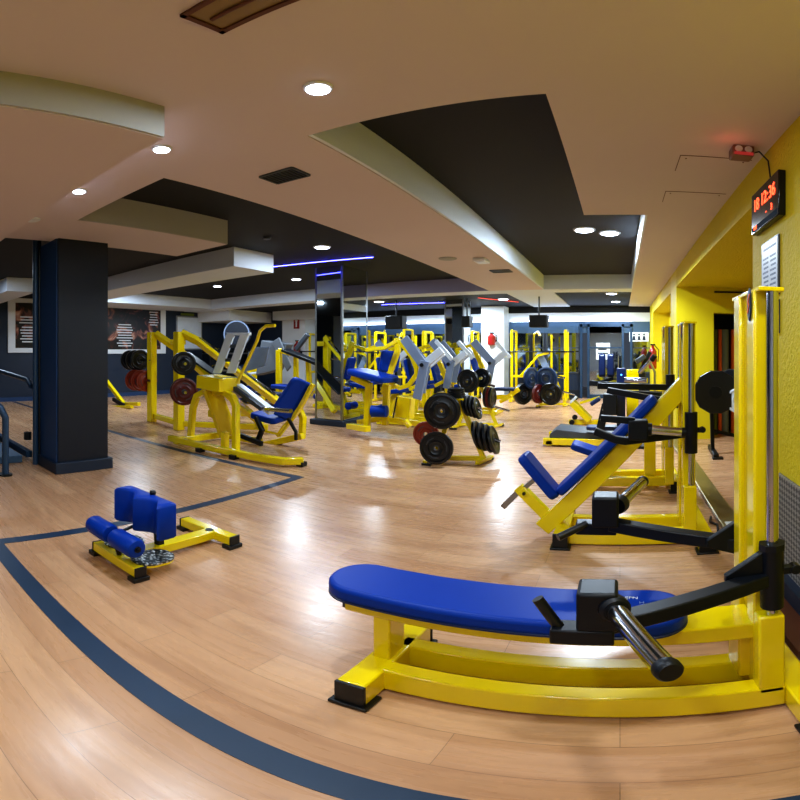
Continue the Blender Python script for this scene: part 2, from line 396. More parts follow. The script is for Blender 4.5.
# ------------------------------------------------------------------ ceiling fittings
def downlight(x, y, z, lab, e=60, r=.07, on=True, group=None, col=(.72, .86, 1.0)):
    t = thing('downlight', (x, y, z), lab, 'ceiling light', group)
    MB().lathe([(-.001, r * 1.25), (-.012, r * 1.22), (-.016, r * 1.02), (-.004, r * 1.0)], (x, y, z), (0, 0, 1), 28).build('trim_ring', WHITE, t)
    MB().lathe([(-.02, r * .96), (-.003, r * .98)], (x, y, z), (0, 0, 1), 28).build('diffuser', LAMP if on else WHITE, t)
    if on and e:
        ld = bpy.data.lights.new('downlight_lamp', 'AREA'); ld.shape = 'DISK'; ld.size = r * 2; ld.energy = e * (.5 if e < 50 else .8); ld.specular_factor = .1 if e < 50 else 1.0; ld.color = col
        lo = bpy.data.objects.new('downlight_lamp', ld); COL.objects.link(lo); lo.location = (0, 0, -.03); lo.parent = t
    return t
downlight(-1.26, 1.75, ZS, 'bright downlight in the cream ceiling, largest and nearest to the camera', 44, .055)
downlight(-2.39, 1.72, ZS, 'downlight beside the corner of the dropped ceiling', 34, .05)
downlight(-3.43, 1.67, ZS, 'downlight in the cream ceiling at the far left above the squat bench', 34, .05)
downlight(-4.42, 1.64, ZS, 'unlit downlight near the dark column', 0, .07, on=False)
downlight(-4.32, 6.11, ZB, 'downlight in the black recess in front of the blue light strip', 75, .11)
downlight(-.47, 6.35, ZB - .001, 'left one of the paired downlights in the black coffer', 90, .12)
downlight(-.14, 6.55, ZB - .001, 'right one of the paired downlights in the black coffer', 90, .12)
downlight(-4.36, 13.0, ZS + .02, 'downlight on the dark ceiling above the far white pillar', 110, .13)
downlight(-6.3, 11.6, ZS + .02, 'downlight on the dark ceiling above the hanging black speaker', 110, .13)
downlight(-3.0, 12.2, ZS + .02, 'downlight on the dark ceiling by the red light strip', 110, .12)
downlight(-.2, 11.3, ZS + .02, 'nearer downlight in the farthest black coffer', 120, .12)
downlight(-.12, 13.2, ZS + .02, 'farther downlight in the farthest black coffer', 90, .11)
# lamps beyond the left edge and unseen ones added around the photographer light the near hall
for i, (x, y) in enumerate(((-9.5, 2.0), (-9.0, 8.2), (-6.8, 8.6), (-10.5, 6.8))):
    downlight(x, y, ZB, 'downlight on the dark ceiling of the left hall', 85, .1, group='downlights over the left hall')
for i, (x, y) in enumerate(((-.6, -.4), (-3.2, -1.6), (-.6, -2.4), (.3, .9))):
    downlight(x, y, ZS if x > -1.9 else 2.65, 'unseen downlight added in the cream ceiling around the camera', 36, .08, group='unseen downlights added around the camera', col=(.84, .92, 1))

t = thing('ceiling_vent', (-1.12, 1.06, ZS), 'brown recessed ceiling light fitting at the top of the view', 'ceiling fitting')
a = 0
u = Vector((math.cos(a), math.sin(a), 0)); v = Vector((-math.sin(a), math.cos(a), 0)); o = Vector((-1.0, 1.05, ZS))
fr = MB()
for sx, sy, ww, hh in ((0, .085, .46, .02), (0, -.085, .46, .02), (.22, 0, .02, .19), (-.22, 0, .02, .19)): fr.prism(rounded(ww, hh, .002, 1), o + u * sx + v * sy + Vector((0, 0, -.008)), u, v, .014)
fr.build('frame', BROWN, t, smooth=False)
MB().prism(rounded(.42, .15, .003, 1), o + Vector((0, 0, -.003)), u, v, .004).build('diffuser', mat('amber_diffuser', '8A7450', .25), t, smooth=False)
MB().tube([o - u * .18 + Vector((0, 0, -.012)), o + u * .18 + Vector((0, 0, -.012))], .009).build('lamp_tube', BROWN, t)
def grille(x, y, w, d, lab):
    t = thing('air_vent', (x, y, ZS), lab, 'air vent')
    MB().box((x - w / 2, y - d / 2, ZS - .004), (x + w / 2, y + d / 2, ZS - .001)).build('backing', BLKC, t, smooth=False)
    m = MB()
    for sx in (-1, 1): m.box((x + sx * w / 2 - .008, y - d / 2, ZS - .014), (x + sx * w / 2 + .008, y + d / 2, ZS - .001))
    for sy in (-1, 1): m.box((x - w / 2, y + sy * d / 2 - .008, ZS - .014), (x + w / 2, y + sy * d / 2 + .008, ZS - .001))
    m.build('frame', GRD, t, smooth=False)
    m = MB()
    for i in range(1, 9): m.box((x - w / 2 + w * i / 9 - .003, y - d / 2, ZS - .012), (x - w / 2 + w * i / 9 + .003, y + d / 2, ZS - .004))
    m.build('slats', GRD, t, smooth=False)
grille(-2.21, 2.66, .3, .2, 'dark slatted air vent in the soffit behind the nearest downlight')
grille(-1.93, 7.7, .32, .25, 'small dark air vent next to the ceiling sensor box')
tag(MB().lathe([(-.001, .13), (-.014, .125), (-.02, .1)], (-2.38, 6.4, ZS), (0, 0, 1), 30).build('ceiling_speaker', FASG), 'flat round beige ceiling disc in the soffit', 'ceiling speaker')
t = thing('ceiling_sensor', (-1.95, 6.6, ZS), 'small pale box on the soffit between the round disc and the coffer', 'sensor')
MB().box((-2.04, 6.48, ZS - .05), (-1.86, 6.76, ZS)).build('housing', WHITE, t, .012)
MB().box((-2.0, 6.52, ZS - .056), (-1.9, 6.7, ZS - .05)).build('lens', GRL, t, .002)
for px, py, Y, lab in ((267, 237, None, 'small round smoke detector on the black ceiling above the leg press'),):
    tag(MB().lathe([(-.001, .06), (-.03, .055), (-.04, .03)], at(px, py, z=ZB), (0, 0, 1), 20).build('smoke_detector', GRD), lab, 'smoke detector')
def led(a, b, m, lab):
    t = thing('led_strip', a, lab, 'light strip')
    MB().bar(a, b, .05, .012).build('channel', BLKC, t, smooth=False)
    a2 = Vector(a) - Vector((0, 0, .012)); b2 = Vector(b) - Vector((0, 0, .012))
    MB().bar(a2, b2, .025, .01).build('glow_strip', m, t, smooth=False)
led((-6.12, 6.95, ZB - .008), (-4.03, 7.2, ZB - .008), LEDB, 'glowing blue light strip on the black ceiling')
led((-6.6, 12.3, ZS + .012), (-4.6, 12.5, ZS + .012), LEDB, 'distant blue light strip beyond the mirrored column')
led((-3.5, 11.6, ZS + .012), (-2.75, 12.9, ZS + .012), LEDR, 'thin red light strip on the dark ceiling')
for i, (x, y) in enumerate(((.38, 3.04), (.36, 3.82))):
    m = MB(); x1 = XW - .05; y1 = y + .62
    for b in (((x, y), (x1, y + .006)), ((x, y), (x + .005, y + .3))): m.box((b[0][0], b[0][1], ZS - .003), (b[1][0], b[1][1], ZS + .001))
    m.box((x + .04, y + .05, ZS - .004), (x + .05, y + .06, ZS)).box((x1 - .05, y + .05, ZS - .004), (x1 - .04, y + .06, ZS))
    m.build('access_panel', BROWN, bpy.data.objects['ceiling_soffit'], smooth=False)
t = thing('emergency_lamp', (.73, 2.86, ZS), 'small box lamp glowing red on the ceiling above the clock', 'emergency light')
MB().box((.665, 2.8, ZS - .075), (.8, 2.92, ZS)).build('housing', mat('lamp_housing', '7A5A50', .4), t, .01)
m = MB()
for dx in (-.03, .03): m.lathe([(0, .024), (.006, .02)], (.732 + dx, 2.799, ZS - .03), (0, -1, 0), 20)
m.build('lamp_eye', GRL, t)
MB().box((.675, 2.79, ZS - .074), (.79, 2.8, ZS - .055)).build('red_lens', emat('red_lens', 'C04038', .5), t, smooth=False)
ld = bpy.data.lights.new('red_glow', 'POINT'); ld.energy = .12; ld.color = (1, .12, .08); ld.shadow_soft_size = .03
lo = bpy.data.objects.new('red_glow', ld); COL.objects.link(lo); lo.location = (.62, 2.72, ZS - .1)
tag(MB().tube([(.8, 2.86, ZS - .03), (.84, 2.84, ZS - .02), (.885, 2.8, ZS - .1), (.89, 2.76, 2.58)], .005, 8).build('cable', BK), 'thin dark cable drooping from the ceiling lamp to the clock', 'cable')

# ------------------------------------------------------------------ clock and notices on the yellow pillar
t = thing('digital_clock', (XW, 2.8, 2.3), 'black digital wall clock with glowing red digits on the yellow pillar', 'clock')
X0 = XW
MB().box((X0 - .045, 2.52, 2.29), (X0, 3.07, 2.58)).build('case', SCREEN, t, .006)
ux, uy = (0, -1, 0), (0, 0, 1)                 # faces the hall: normal is -X
MB().box((X0 - .047, 2.54, 2.3), (X0 - .045, 3.05, 2.335)).build('date_strip', mat('clock_strip', '1E2E42', .8, spec=.1), t, smooth=False)
for yy, s_ in ((2.95, '18'), (2.79, '12'), (2.715, ':'), (2.63, '36')): text_mesh('time_digits', s_, .12, DIGIT, (X0 - .048, yy, 2.475), ux, uy, t)
for yy, s_ in ((2.74, '-'), (2.64, '3')): text_mesh('date_digits', s_, .06, DIGIT, (X0 - .048, yy, 2.375), ux, uy, t)
text_mesh('weekday_text', 'SUN', .035, DIGIT, (X0 - .049, 2.97, 2.32), ux, uy, t)
def notice(y0, y1, z0, z1, lab, hdr):
    t = thing('notice_sheet', (XW, (y0 + y1) / 2, z0), lab, 'notice')
    MB().box((XW - .012, y0, z0), (XW, y1, z1)).build('frame', GRD, t, smooth=False)
    MB().box((XW - .014, y0 + .012, z0 + .012), (XW - .0125, y1 - .012, z1 - .012)).build('sheet', PAPER, t, smooth=False)
    m = MB(); h = z1 - z0; w = y1 - y0
    m.box((XW - .0155, y0 + .03, z1 - .06), (XW - .014, y1 - .05, z1 - .045))
    if hdr:
        for k in range(9):
            for a, b in ((.04, w * .45), (w * .55, w - .04)): m.box((XW - .0155, y0 + a, z1 - .12 - k * .03), (XW - .014, y0 + b - .01 * (k % 3), z1 - .108 - k * .03))
    m.build('print', mat('print_ink', '5A6E8C', .5), t, smooth=False)
notice(2.62, 2.95, 1.83, 2.2, 'tall white printed notice below the clock', True)
notice(2.62, 2.95, 1.6, 1.8, 'lower blue printed notice behind the machine upright', False)
tag(MB().box((XW - .02, 2.2, .16), (XW, 2.62, .76)).build('wall_mat', WEAVE, smooth=False), 'grey woven panel at the foot of the yellow pillar', 'panel')
# ================================================================== FOREGROUND MACHINES
def plate(c, n, r=.22, th=.045, m=None, lab='', group=None, cat='weight plate', nm='weight_plate', grips=True):
    """rubber coated plate: moulded rim, dished face, steel hub"""
    c = Vector(c); n = Vector(n).normalized()
    t = thing(nm, c, lab, cat, group)
    h = th / 2
    prof = [(-h * .6, .03), (-h * .6, r * .16), (-h * .6, r * .34), (-h, r * .42), (-h * .55, r * .5), (-h * .55, r * .78), (-h, r * .84), (-h, r * .95), (-h * .7, r), (h * .7, r), (h, r * .95), (h, r * .84), (h * .55, r * .78), (h * .55, r * .5), (h, r * .42), (h * .6, r * .34), (h * .6, r * .16), (h * .6, .03)]
    MB().lathe(prof, c, n, 40, True).build('disc', m or RBB, t)
    MB().lathe([(-h * .8, .027), (-h * .8, r * .18), (h * .8, r * .18), (h * .8, .027)], c, n, 24, True).build('hub', GRD, t)
    if grips:
        u = n.orthogonal().normalized(); v = n.cross(u)
        for k in range(3):
            a = 2 * PI * k / 3 + .5
            d = u * math.cos(a) + v * math.sin(a)
            w_ = n.cross(d)
            pl = [c + d * (r * .64) + w_ * (r * .62 * s) - d * (r * .14 * abs(s) * 1.2) for s in (-.5, -.25, 0, .25, .5)]
            for sg in (-1, 1):
                m2 = MB().tube([p + n * (sg * (h * .5)) for p in pl], r * .035, 8)
                m2.build('grip', BK if m is None else GRD, t)
    return t

def boot(mb, x0, x1, y0, y1, h=.1, fl=.02, near=True):
    if near: mb.box((x0 - .003, y0 - .006, .012), (x1 + .003, y0 + .012, h + .004))
    else: mb.box((x0 - .003, y1 - .012, .012), (x1 + .003, y1 + .006, h + .004))
    mb.box((x0 - fl, y0 - fl, 0), (x1 + fl, y1 + fl, .018))

def badge(t, y, z, x):
    MB().lathe([(0, .045), (.004, .04)], (0, 0, 0), (-1, 0, 0), 28).build('b', BK, t)
    o = bpy.data.objects['b']; o.name = 'badge'; ORI[o.name] = ORI[t.name]
    o0 = ORI[t.name]
    for v in o.data.vertices:
        p = v.co + o0; v.co = Vector((p.x + x, p.y * .55 + y, p.z * 1.35 + z)) - o0
    MB().bars([(x - .005, y + .012, z - .03), (x - .005, y - .004, z - .004), (x - .005, y + .006, z + .008), (x - .005, y - .012, z + .035)], .009, .002, (0, 1, 0)).build('emblem', ORG, o, smooth=False)

# ---------- 1. hip thrust bench
def upright_frame(t, Y0, Y1, top, xr=.09, x0=.44, foot=True):
    """pair of posts with a web plate and two chrome guide rods"""
    x1 = x0 + xr
    MB().box((x0, Y0, .1), (x1, Y0 + .09, top)).build('front_post', Y_, t, .008)
    MB().box((x0, Y1 - .09, .1), (x1, Y1, top)).build('rear_post', Y_, t, .008)
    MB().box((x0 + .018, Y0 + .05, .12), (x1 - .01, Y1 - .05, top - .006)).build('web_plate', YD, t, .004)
    MB().box((x0 + .004, Y0 - .045, top - .01), (x1 + .002, Y1 + .045, top + .005)).build('cap_plate', Y_, t, .003)
    for y in (Y0 - .025, Y1 + .025):
        MB().tube([(x0 + .055, y, .45), (x0 + .055, y, top - .01)], .021, 20).build('guide_rod', CH, t)
        MB().box((x0 + .0, y - .035, .1), (x1, y + .03, .5)).build('rod_base', Y_, t, .008)

def lever(t, yr, x0, sgn, z=.66, bx_=-.07, by=1.33, zc=.68, peg=None, gus=True):
    """black lever on a guide rod: collar, arm, block, handle, chrome loading peg. sgn -1 = nearer side"""
    xr = x0 + .055
    MB().lathe([(-.13, .037), (-.13, .04), (.12, .04), (.12, .036)], (xr, yr, z), (0, 0, 1), 24).lathe([(.12, .046), (.145, .046)], (xr, yr, z), (0, 0, 1), 8).build('collar', BK, t)
    a = MB()
    a.bars([(xr - .02, yr, z), (bx_ + .02, by, zc - .03)], .055, .062, (0, 0, 1))
    a.build('lever_arm', BK, t, .006)
    g = MB(); g.prism([(0, .12), (0, -.05), (-.13, .0), (-.13, .03)], (xr - .03, yr, z), (1, 0, 0), (0, 0, 1), .03); g.build('gusset', BK, t, .004)
    MB().box((xr + .03, yr - .015, z + .01), (xr + .075, yr + .015, z + .04)).lathe([(-.02, .02), (.02, .02)], (xr + .08, yr, z + .025), (0, 1, 0), 16).build('lug', BK, t, .003)
    MB().box((bx_ - .055, by - .055, zc - .03), (bx_ + .055, by + .055, zc + .115)).build('block', BK, t, .01)
    MB().box((bx_ - .125, by - .035 - sgn * .02, zc - .082), (bx_ + .045, by + .035 - sgn * .02, zc - .025)).build('cross_bar', BK, t, .006)
    p0, p1 = peg; p0 = Vector(p0); p1 = Vector(p1); d = (p1 - p0).normalized()
    MB().lathe([(-.05, .038), (-.02, .044), (0, .044), (.01, .036)], p0, d, 24).build('flange', BK, t)
    MB().tube([p0, p1], .029, 24).build('loading_peg', CH, t)
    MB().lathe([(0, .030), (.008, .032), (.026, .031), (.032, .026)], p1, d, 24).build('peg_cap', BK, t)
    h0 = Vector((bx_ - .10, by - sgn * .02, zc - .04))
    MB().tube([h0, h0 + Vector((-.062, sgn * .0, .11))] if sgn > 0 else [h0 + Vector((.02, -.02, .01)), h0 + Vector((-.09, -.1, -.03))], .017, 14).build('grip', RB, t)

t1 = thing('hip_thrust_bench', (-.1, 1.65, 0), 'large yellow bench machine with a long blue pad and black lever in the foreground', 'bench machine')
MB().bar((-.84, 1.53, .073), (.532, 1.53, .073), .08, .115).build('front_rail', Y_, t1, .008)
MB().bar((-.84, 1.74, .07), (.5, 1.74, .07), .08, .12).build('rear_rail', Y_, t1, .008)
MB().box((-.9, 1.355, .012), (-.79, 1.92, .13)).build('cross_foot', Y_, t1, .008)
MB().box((.53, 1.3, .012), (.64, 1.98, .13)).build('cross_foot', Y_, t1, .008)
m = MB(); boot(m, -.9, -.79, 1.35, 1.42, .124); m.build('rubber_boot', RB, t1, .005)
m = MB(); boot(m, -.9, -.79, 1.86, 1.93, .124, near=False); m.build('rubber_boot', RB, t1, .005)
m = MB(); boot(m, .53, .64, 1.295, 1.34, .1); m.build('rubber_boot', RB, t1, .005)
m = MB(); boot(m, .53, .64, 1.93, 1.985, .124, near=False); m.build('rubber_boot', RB, t1, .005)
MB().box((-.88, 1.57, .12), (-.81, 1.70, .38)).build('bench_post', Y_, t1, .008)
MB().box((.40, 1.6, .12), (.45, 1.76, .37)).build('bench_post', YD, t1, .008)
MB().bar((-1.0, 1.645, .395), (.46, 1.645, .395), .17, .075).build('pad_beam', Y_, t1, .008)
MB().box((-1.012, 1.565, .365), (-.998, 1.725, .428)).build('end_cap', RB, t1, .003)
# long pad: rounded board, soft edges
pts = rounded(1.33, .29, .14, 10)
pm = MB().prism(pts, (-.435, 1.65, .468), (1, 0, 0), (0, 1, 0), .068)
pd = pm.build('bench_pad', BL, t1, .02, seg=4)
MB().tube([Vector((-.435 + x * .992, 1.65 + y * .97, .436)) for x, y in pts + pts[:1]], .007, 6, (0, 0, 1)).build('pad_piping', NV, pd)
for k, (x, y) in enumerate(((.04, 1.71), (.075, 1.67))):
    text_mesh('pad_lettering', ('EFN', 'H')[k], .028, (WHITE, GR)[k], (x, y, .5035), (1, 0, 0), (0, 1, 0), t1, .0004)
upright_frame(t1, 1.55, 1.84, 1.71)
badge(t1, 1.595, 1.66, .438)
lever(t1, 1.525, .44, 1, .66, -.06, 1.31, .665, ((-.012, 1.255, .725), (.088, .955, .735)))
lever(t1, 1.865, .44, -1, .66, -.06, 2.02, .745, ((.0, 2.1, .79), (.11, 2.45, .79)))

# ---------- 2. incline machine
t2 = thing('incline_press_machine', (0, 3.5, 0), 'yellow machine with a steep blue incline pad and small blue seat, second from the camera', 'bench machine')
MB().bar((-.36, 3.42, .07), (.5, 3.42, .07), .08, .12).build('front_rail', Y_, t2, .008)
MB().bar((-.36, 3.72, .07), (.5, 3.72, .07), .08, .12).build('rear_rail', Y_, t2, .008)
MB().box((-.46, 3.3, .012), (-.36, 3.86, .13)).build('cross_foot', Y_, t2, .008)
MB().box((.53, 3.2, .012), (.64, 4.1, .13)).build('cross_foot', Y_, t2, .008)
for x0, x1, y0, y1 in ((-.46, -.36, 3.29, 3.36), (-.46, -.36, 3.8, 3.87), (.53, .64, 3.19, 3.27), (.53, .64, 4.03, 4.11)):
    m = MB(); boot(m, x0, x1, y0, y1, .125, near=y0 < 3.6); m.build('rubber_boot', RB, t2, .005)
MB().bar(at(543, 527, 3.55), at(686, 383, 3.55), .1, .13, (0, 1, 0)).build('incline_beam', Y_, t2, .008)
d = (at(661, 403, 3.55) - at(560, 502, 3.55)); L2 = d.length; d.normalize(); up = Vector((-d.z, 0, d.x))
cp = at(608, 452, 3.55) + up * .02
MB().prism(rounded(L2 * .95, .24, .08, 8), cp + up * .02 + d * .03, d, (0, 1, 0), .065).build('back_pad', BL, t2, .018, seg=3)
d3 = (at(556, 499, 3.55) - at(521, 457, 3.55)); L3 = d3.length; d3.normalize()
MB().prism(rounded(L3 * .98, .22, .05, 8), at(540, 475, 3.55), d3, (0, 1, 0), .075).build('seat_pad', BL, t2, .02, seg=3)
MB().bar(at(521, 489, 3.55), at(552, 520, 3.55), .07, .085, (0, 1, 0)).build('seat_arm', Y_, t2, .008)
MB().bar(at(523, 489, 3.55), at(536, 478, 3.55), .035, .035, (0, 1, 0)).build('seat_stem', ST, t2, .004)
MB().bar(at(503, 507, 3.55), at(518, 492, 3.55), .045, .045, (0, 1, 0)).build('foot_tube', ST, t2, .004)
MB().bar(at(518, 493, 3.55), at(525, 487, 3.55), .06, .07, (0, 1, 0)).build('foot_sleeve', Y_, t2, .004)
MB().lathe([(-.055, .012), (.055, .012)], at(525, 492, 3.55), (0, 1, 0), 12).build('knob', BK, t2)
upright_frame(t2, 3.37, 3.68, 1.70)
badge(t2, 3.42, 1.64, .438)
# levers of machine 2, raised
def lever2(t, yr, x0, z, by, zb, sgn):
    xr = x0 + .055
    MB().lathe([(-.15, .04), (-.15, .045), (.15, .045), (.15, .04)], (xr, yr, z), (0, 0, 1), 24).build('collar', BK, t)
    MB().bars([(xr, yr, z - .0), (xr - .12, yr + sgn * .02, z - .02), (.03, by, zb - .07), (-.03, by, zb - .06), (-.17, by, zb - .0)], .06, .05, (0, 1, 0)).build('lever_arm', BK, t, .006)
    MB().box((.055, by - .05, zb - .06), (.185, by + .05, zb + .08)).build('block', BK, t, .01)
    MB().bar((-.13, by, zb + .09), (.1, by, zb + .07), .05, .045, (0, 1, 0)).build('cross_bar', BK, t, .006)
    MB().lathe([(0, .045), (.03, .045)], (.18, by, zb + .01), (1, 0, -.08), 22).build('flange', BK, t)
    MB().tube([(.2, by, zb + .01), (.42, by, zb - .012)], .032, 22).build('loading_peg', CH, t)
    MB().lathe([(0, .033), (.03, .033)], (.41, by, zb - .012), (1, 0, -.08), 20).build('peg_cap', BK, t)
    MB().box((xr + .03, yr - .015, z), (xr + .075, yr + .015, z + .035)).lathe([(-.02, .022), (.02, .022)], (xr + .08, yr, z + .02), (0, 1, 0), 16).build('lug', BK, t, .003)
lever2(t2, 3.345, .44, .9, 3.22, .94, 1)
MB().lathe([(-.15, .04), (-.15, .045), (.15, .045), (.15, .04)], (.495, 3.705, 1.05), (0, 0, 1), 24).build('collar', BK, t2)
MB().bars([(.495, 3.705, 1.05), (.3, 3.78, 1.1), (-.1, 3.85, 1.17)], .05, .055, (0, 0, 1)).build('lever_arm', BK, t2, .006)

# ---------- 3. third bench machine behind
t3 = thing('seated_bench_machine', (.1, 5.0, 0), 'yellow bench machine with a low blue seat, third from the camera beside the mirror bay', 'bench machine')
for y in (4.95, 5.25): MB().bar((-.3, y, .08), (.5, y, .08), .08, .1).build('base_rail', Y_, t3, .008)
MB().box((.5, 4.75, .012), (.61, 5.5, .13)).build('cross_foot', Y_, t3, .008)
MB().box((-.36, 4.85, .012), (-.27, 5.35, .12)).build('cross_foot', Y_, t3, .008)
for x0, x1, y0, y1 in ((.5, .61, 4.74, 4.81), (.5, .61, 5.44, 5.51), (-.36, -.27, 4.84, 4.9), (-.36, -.27, 5.3, 5.36)):
    m = MB(); boot(m, x0, x1, y0, y1, .12, near=y0 < 5.2); m.build('rubber_boot', RB, t3, .004)
MB().bar((.31, 5.05, .12), (.31, 5.05, .95), .09, .12, (0, 1, 0)).build('middle_post', Y_, t3, .008)
MB().bar(at(592, 472, 5.05), at(602, 452, 5.05), .08, .08, (0, 1, 0)).build('seat_post', Y_, t3, .006)
d4 = at(602, 454, 5.05) - at(572, 444, 5.05); L4 = d4.length; d4.normalize()
MB().prism(rounded(L4, .3, .06, 8), at(587, 449, 5.05), d4, (0, 1, 0), .07).build('seat_pad', BL, t3, .02, seg=3)
MB().bar(at(590, 474, 5.05), at(668, 395, 5.05), .08, .1, (0, 1, 0)).build('incline_beam', Y_, t3, .008)
upright_frame(t3, 4.78, 5.08, 1.74)
badge(t3, 4.83, 1.68, .438)
MB().lathe([(-.15, .045), (.15, .045)], (.495, 4.755, 1.1), (0, 0, 1), 22).build('collar', BK, t3)
MB().bar((.49, 4.755, 1.12), (-.22, 4.7, 1.14), .05, .06).build('lever_arm', BK, t3, .005)
MB().bar((.49, 5.105, 1.0), (-.05, 5.15, 1.04), .05, .06).build('lever_arm', BK, t3, .005)
MB().tube([(.05, 4.68, 1.2), (.26, 4.6, 1.2)], .028, 18).build('loading_peg', CH, t3)

# ---------- 4. low squat bench
t4 = thing('sissy_squat_bench', (-2.62, 1.85, 0), 'small low yellow squat bench with scalloped blue pad and two blue rollers', 'squat bench')
MB().box((-2.87, 1.5, .03), (-2.34, 1.57, .1)).build('front_foot_bar', Y_, t4, .006)
MB().box((-2.95, 2.3, .03), (-2.39, 2.38, .1)).build('rear_foot_bar', Y_, t4, .006)
MB().box((-2.66, 1.55, .035), (-2.56, 2.32, .1)).build('centre_beam', Y_, t4, .006)
for x0, x1, y0, y1 in ((-2.875, -2.83, 1.495, 1.575), (-2.38, -2.335, 1.495, 1.575), (-2.955, -2.9, 2.295, 2.385), (-2.44, -2.385, 2.295, 2.385)):
    m = MB(); m.box((x0 if x0 < -2.8 else x1 - .014, y0, .02), (x0 + .014 if x0 < -2.8 else x1, y1, .103)); m.box((x0 - .02, y0 - .015, 0), (x1 + .012, y1 + .015, .032)); m.build('rubber_boot', RB, t4, .004)
MB().lathe([(0, .03), (.004, .028)], (-2.61, 2.3, .1), (0, 0, 1), 20).build('bolt_cap', BK, t4)
for x in (-2.76, -2.43):
    pl = rounded(.22, .27, .1, 8)
    MB().prism([(a, b) for a, b in pl], (x, 1.68, .105), (1, 0, 0), (0, 1, 0), .012).build('foot_plate', CHK, t4, smooth=False)
    MB().prism([(a * .98, b * .98) for a, b in pl], (x, 1.68, .09), (1, 0, 0), (0, 1, 0), .014).build('plate_support', Y_, t4, smooth=False)
MB().tube([(-2.59, 1.54, .1), (-2.59, 1.5, .24)], .016, 12).build('roller_post', BK, t4)
MB().tube([(-2.88, 1.5, .25), (-2.3, 1.5, .25)], .012, 12).build('roller_axle', BK, t4)
for x0, x1 in ((-2.87, -2.62), (-2.575, -2.32)):
    MB().lathe([(0, .04), (.006, .058), (.03, .068), (x1 - x0 - .03, .068), (x1 - x0 - .006, .058), (x1 - x0, .04)], (x0, 1.5, .25), (1, 0, 0), 32).build('roller', BL, t4)
MB().lathe([(0, .022), (.008, .02)], (-2.32, 1.5, .25), (1, 0, 0), 18).lathe([(.008, .006), (.014, .005)], (-2.32, 1.5, .25), (1, 0, 0), 12).build('roller_cap', BK, t4)
pb = MB(); NS = 40; rings = []
for z, ins in ((0, .022), (.006, .01), (.02, 0), (.24, 0), (.254, .01), (.26, .022)):
    fr_, bk_ = [], []
    for i in range(NS + 1):
        q = i / NS * 2 - 1; edge = max(0, (abs(q) - .93) / .07)
        x = q * (.265 - ins)
        f = -.1 + .075 * max(0, math.sin(abs(q) * PI)) ** 1.2 + ins + .03 * edge ** 2
        fr_.append(pb.bm.verts.new((-2.625 + x, 1.76 + f, .238 + z))); bk_.append(pb.bm.verts.new((-2.625 + x, 1.76 + .06 - ins - .012 * edge ** 2, .238 + z)))
    rings.append((fr_, bk_))
for (f0, b0), (f1, b1) in zip(rings, rings[1:]):
    for l0, l1 in ((f0, f1), (b0, b1)):
        for i in range(NS): pb.bm.faces.new([l0[i], l0[i + 1], l1[i + 1], l1[i]])
    for i in (0, NS): pb.bm.faces.new([f0[i], b0[i], b1[i], f1[i]])
for f0, b0 in (rings[0], rings[-1]):
    for i in range(NS): pb.bm.faces.new([f0[i], f0[i + 1], b0[i + 1], b0[i]])
pad4 = pb.build('thigh_pad', BL, t4)
MB().bar((-2.61, 1.86, .09), (-2.61, 1.84, .33), .05, .05, (1, 0, 0)).build('pad_post', BK, t4, .005)
MB().tube([(-2.7, 1.62, .12), (-2.7, 1.62, .22), (-2.7, 1.74, .25)], .012, 10).build('stop_pin', BK, t4)
MB().lathe([(0, .02), (.02, .022), (.03, .015)], (-2.6, 1.8, .495), (0, 0, 1), 18).build('knob', BK, t4)
# ================================================================== MIDDLE DISTANCE
def strip(mb, pxs, Y, w, h):
    """square tube through photo points on the machine's plane Y"""
    return mb.bars([at(a, b, Y) for a, b in pxs], w, h, (0, 1, 0))

# ---------- mat platform with navy post
tp = thing('calf_raise_platform', (-.2, 7.4, 0), 'low yellow platform with dark tilted mat, navy post and black levers', 'exercise machine')
Yp = 7.3
MB().box((-1.14, 7.1, .03), (.05, 7.2, .13)).build('base_rail', Y_, tp, .006)
MB().box((-1.14, 7.7, .03), (.05, 7.8, .13)).build('base_rail', Y_, tp, .006)
MB().box((-1.1, 7.1, .02), (-1.0, 7.8, .1)).build('cross_foot', Y_, tp, .006)
MB().prism([(0, 0), (.95, .0), (.95, .06), (.1, .14), (0, .06)], (-1.05, 7.45, .13), (1, 0, 0), (0, 0, 1), .6).build('step_mat', GRD, tp, .01)
MB().box((-.05, 7.2, .1), (.08, 7.34, 1.22)).build('navy_post', NV, tp, .01)
MB().box((.1, 7.25, .03), (.28, 7.45, 1.2)).build('yellow_post', Y_, tp, .01)
MB().box((-.15, 7.0, .0), (.4, 7.6, .04)).build('post_foot', BK, tp, .01)
MB().box((-.25, 7.0, .52), (-.04, 7.2, .84)).build('weight_box', BK, tp, .015)
MB().bar(at(600, 430, 7.1), at(606, 404, 7.1), .08, .12, (0, 1, 0)).build('slotted_bar', BK, tp, .006)
for z in (.45, .6, .75): MB().lathe([(0, .022), (.012, .02)], (-.27 + (z - .45) * .22, 7.02, z), (0, -1, 0), 14).build('bolt', ST, tp)
MB().bar((-.45, 7.1, 1.0), (.15, 7.1, .96), .06, .08).build('lever_arm', BK, tp, .006)
MB().bar((-.05, 7.05, .86), (.8, 7.0, .84), .06, .07).build('lever_arm', BK, tp, .006)
MB().bar((-.1, 7.1, .45), (.62, 7.05, .42), .06, .07).build('lever_arm', BK, tp, .006)
MB().prism(rounded(.5, .25, .08, 6), (-.25, 7.2, .3), (1, 0, 0), (0, 1, 0), .06).build('knee_pad', NV, tp, .015)
for x in (-.27, -.14): MB().prism(rounded(.16, .36, .05, 6), (x, 7.3, 1.26), (0, 1, 0), (0, 0, 1), .1).build('shoulder_pad', NV, tp, .02)
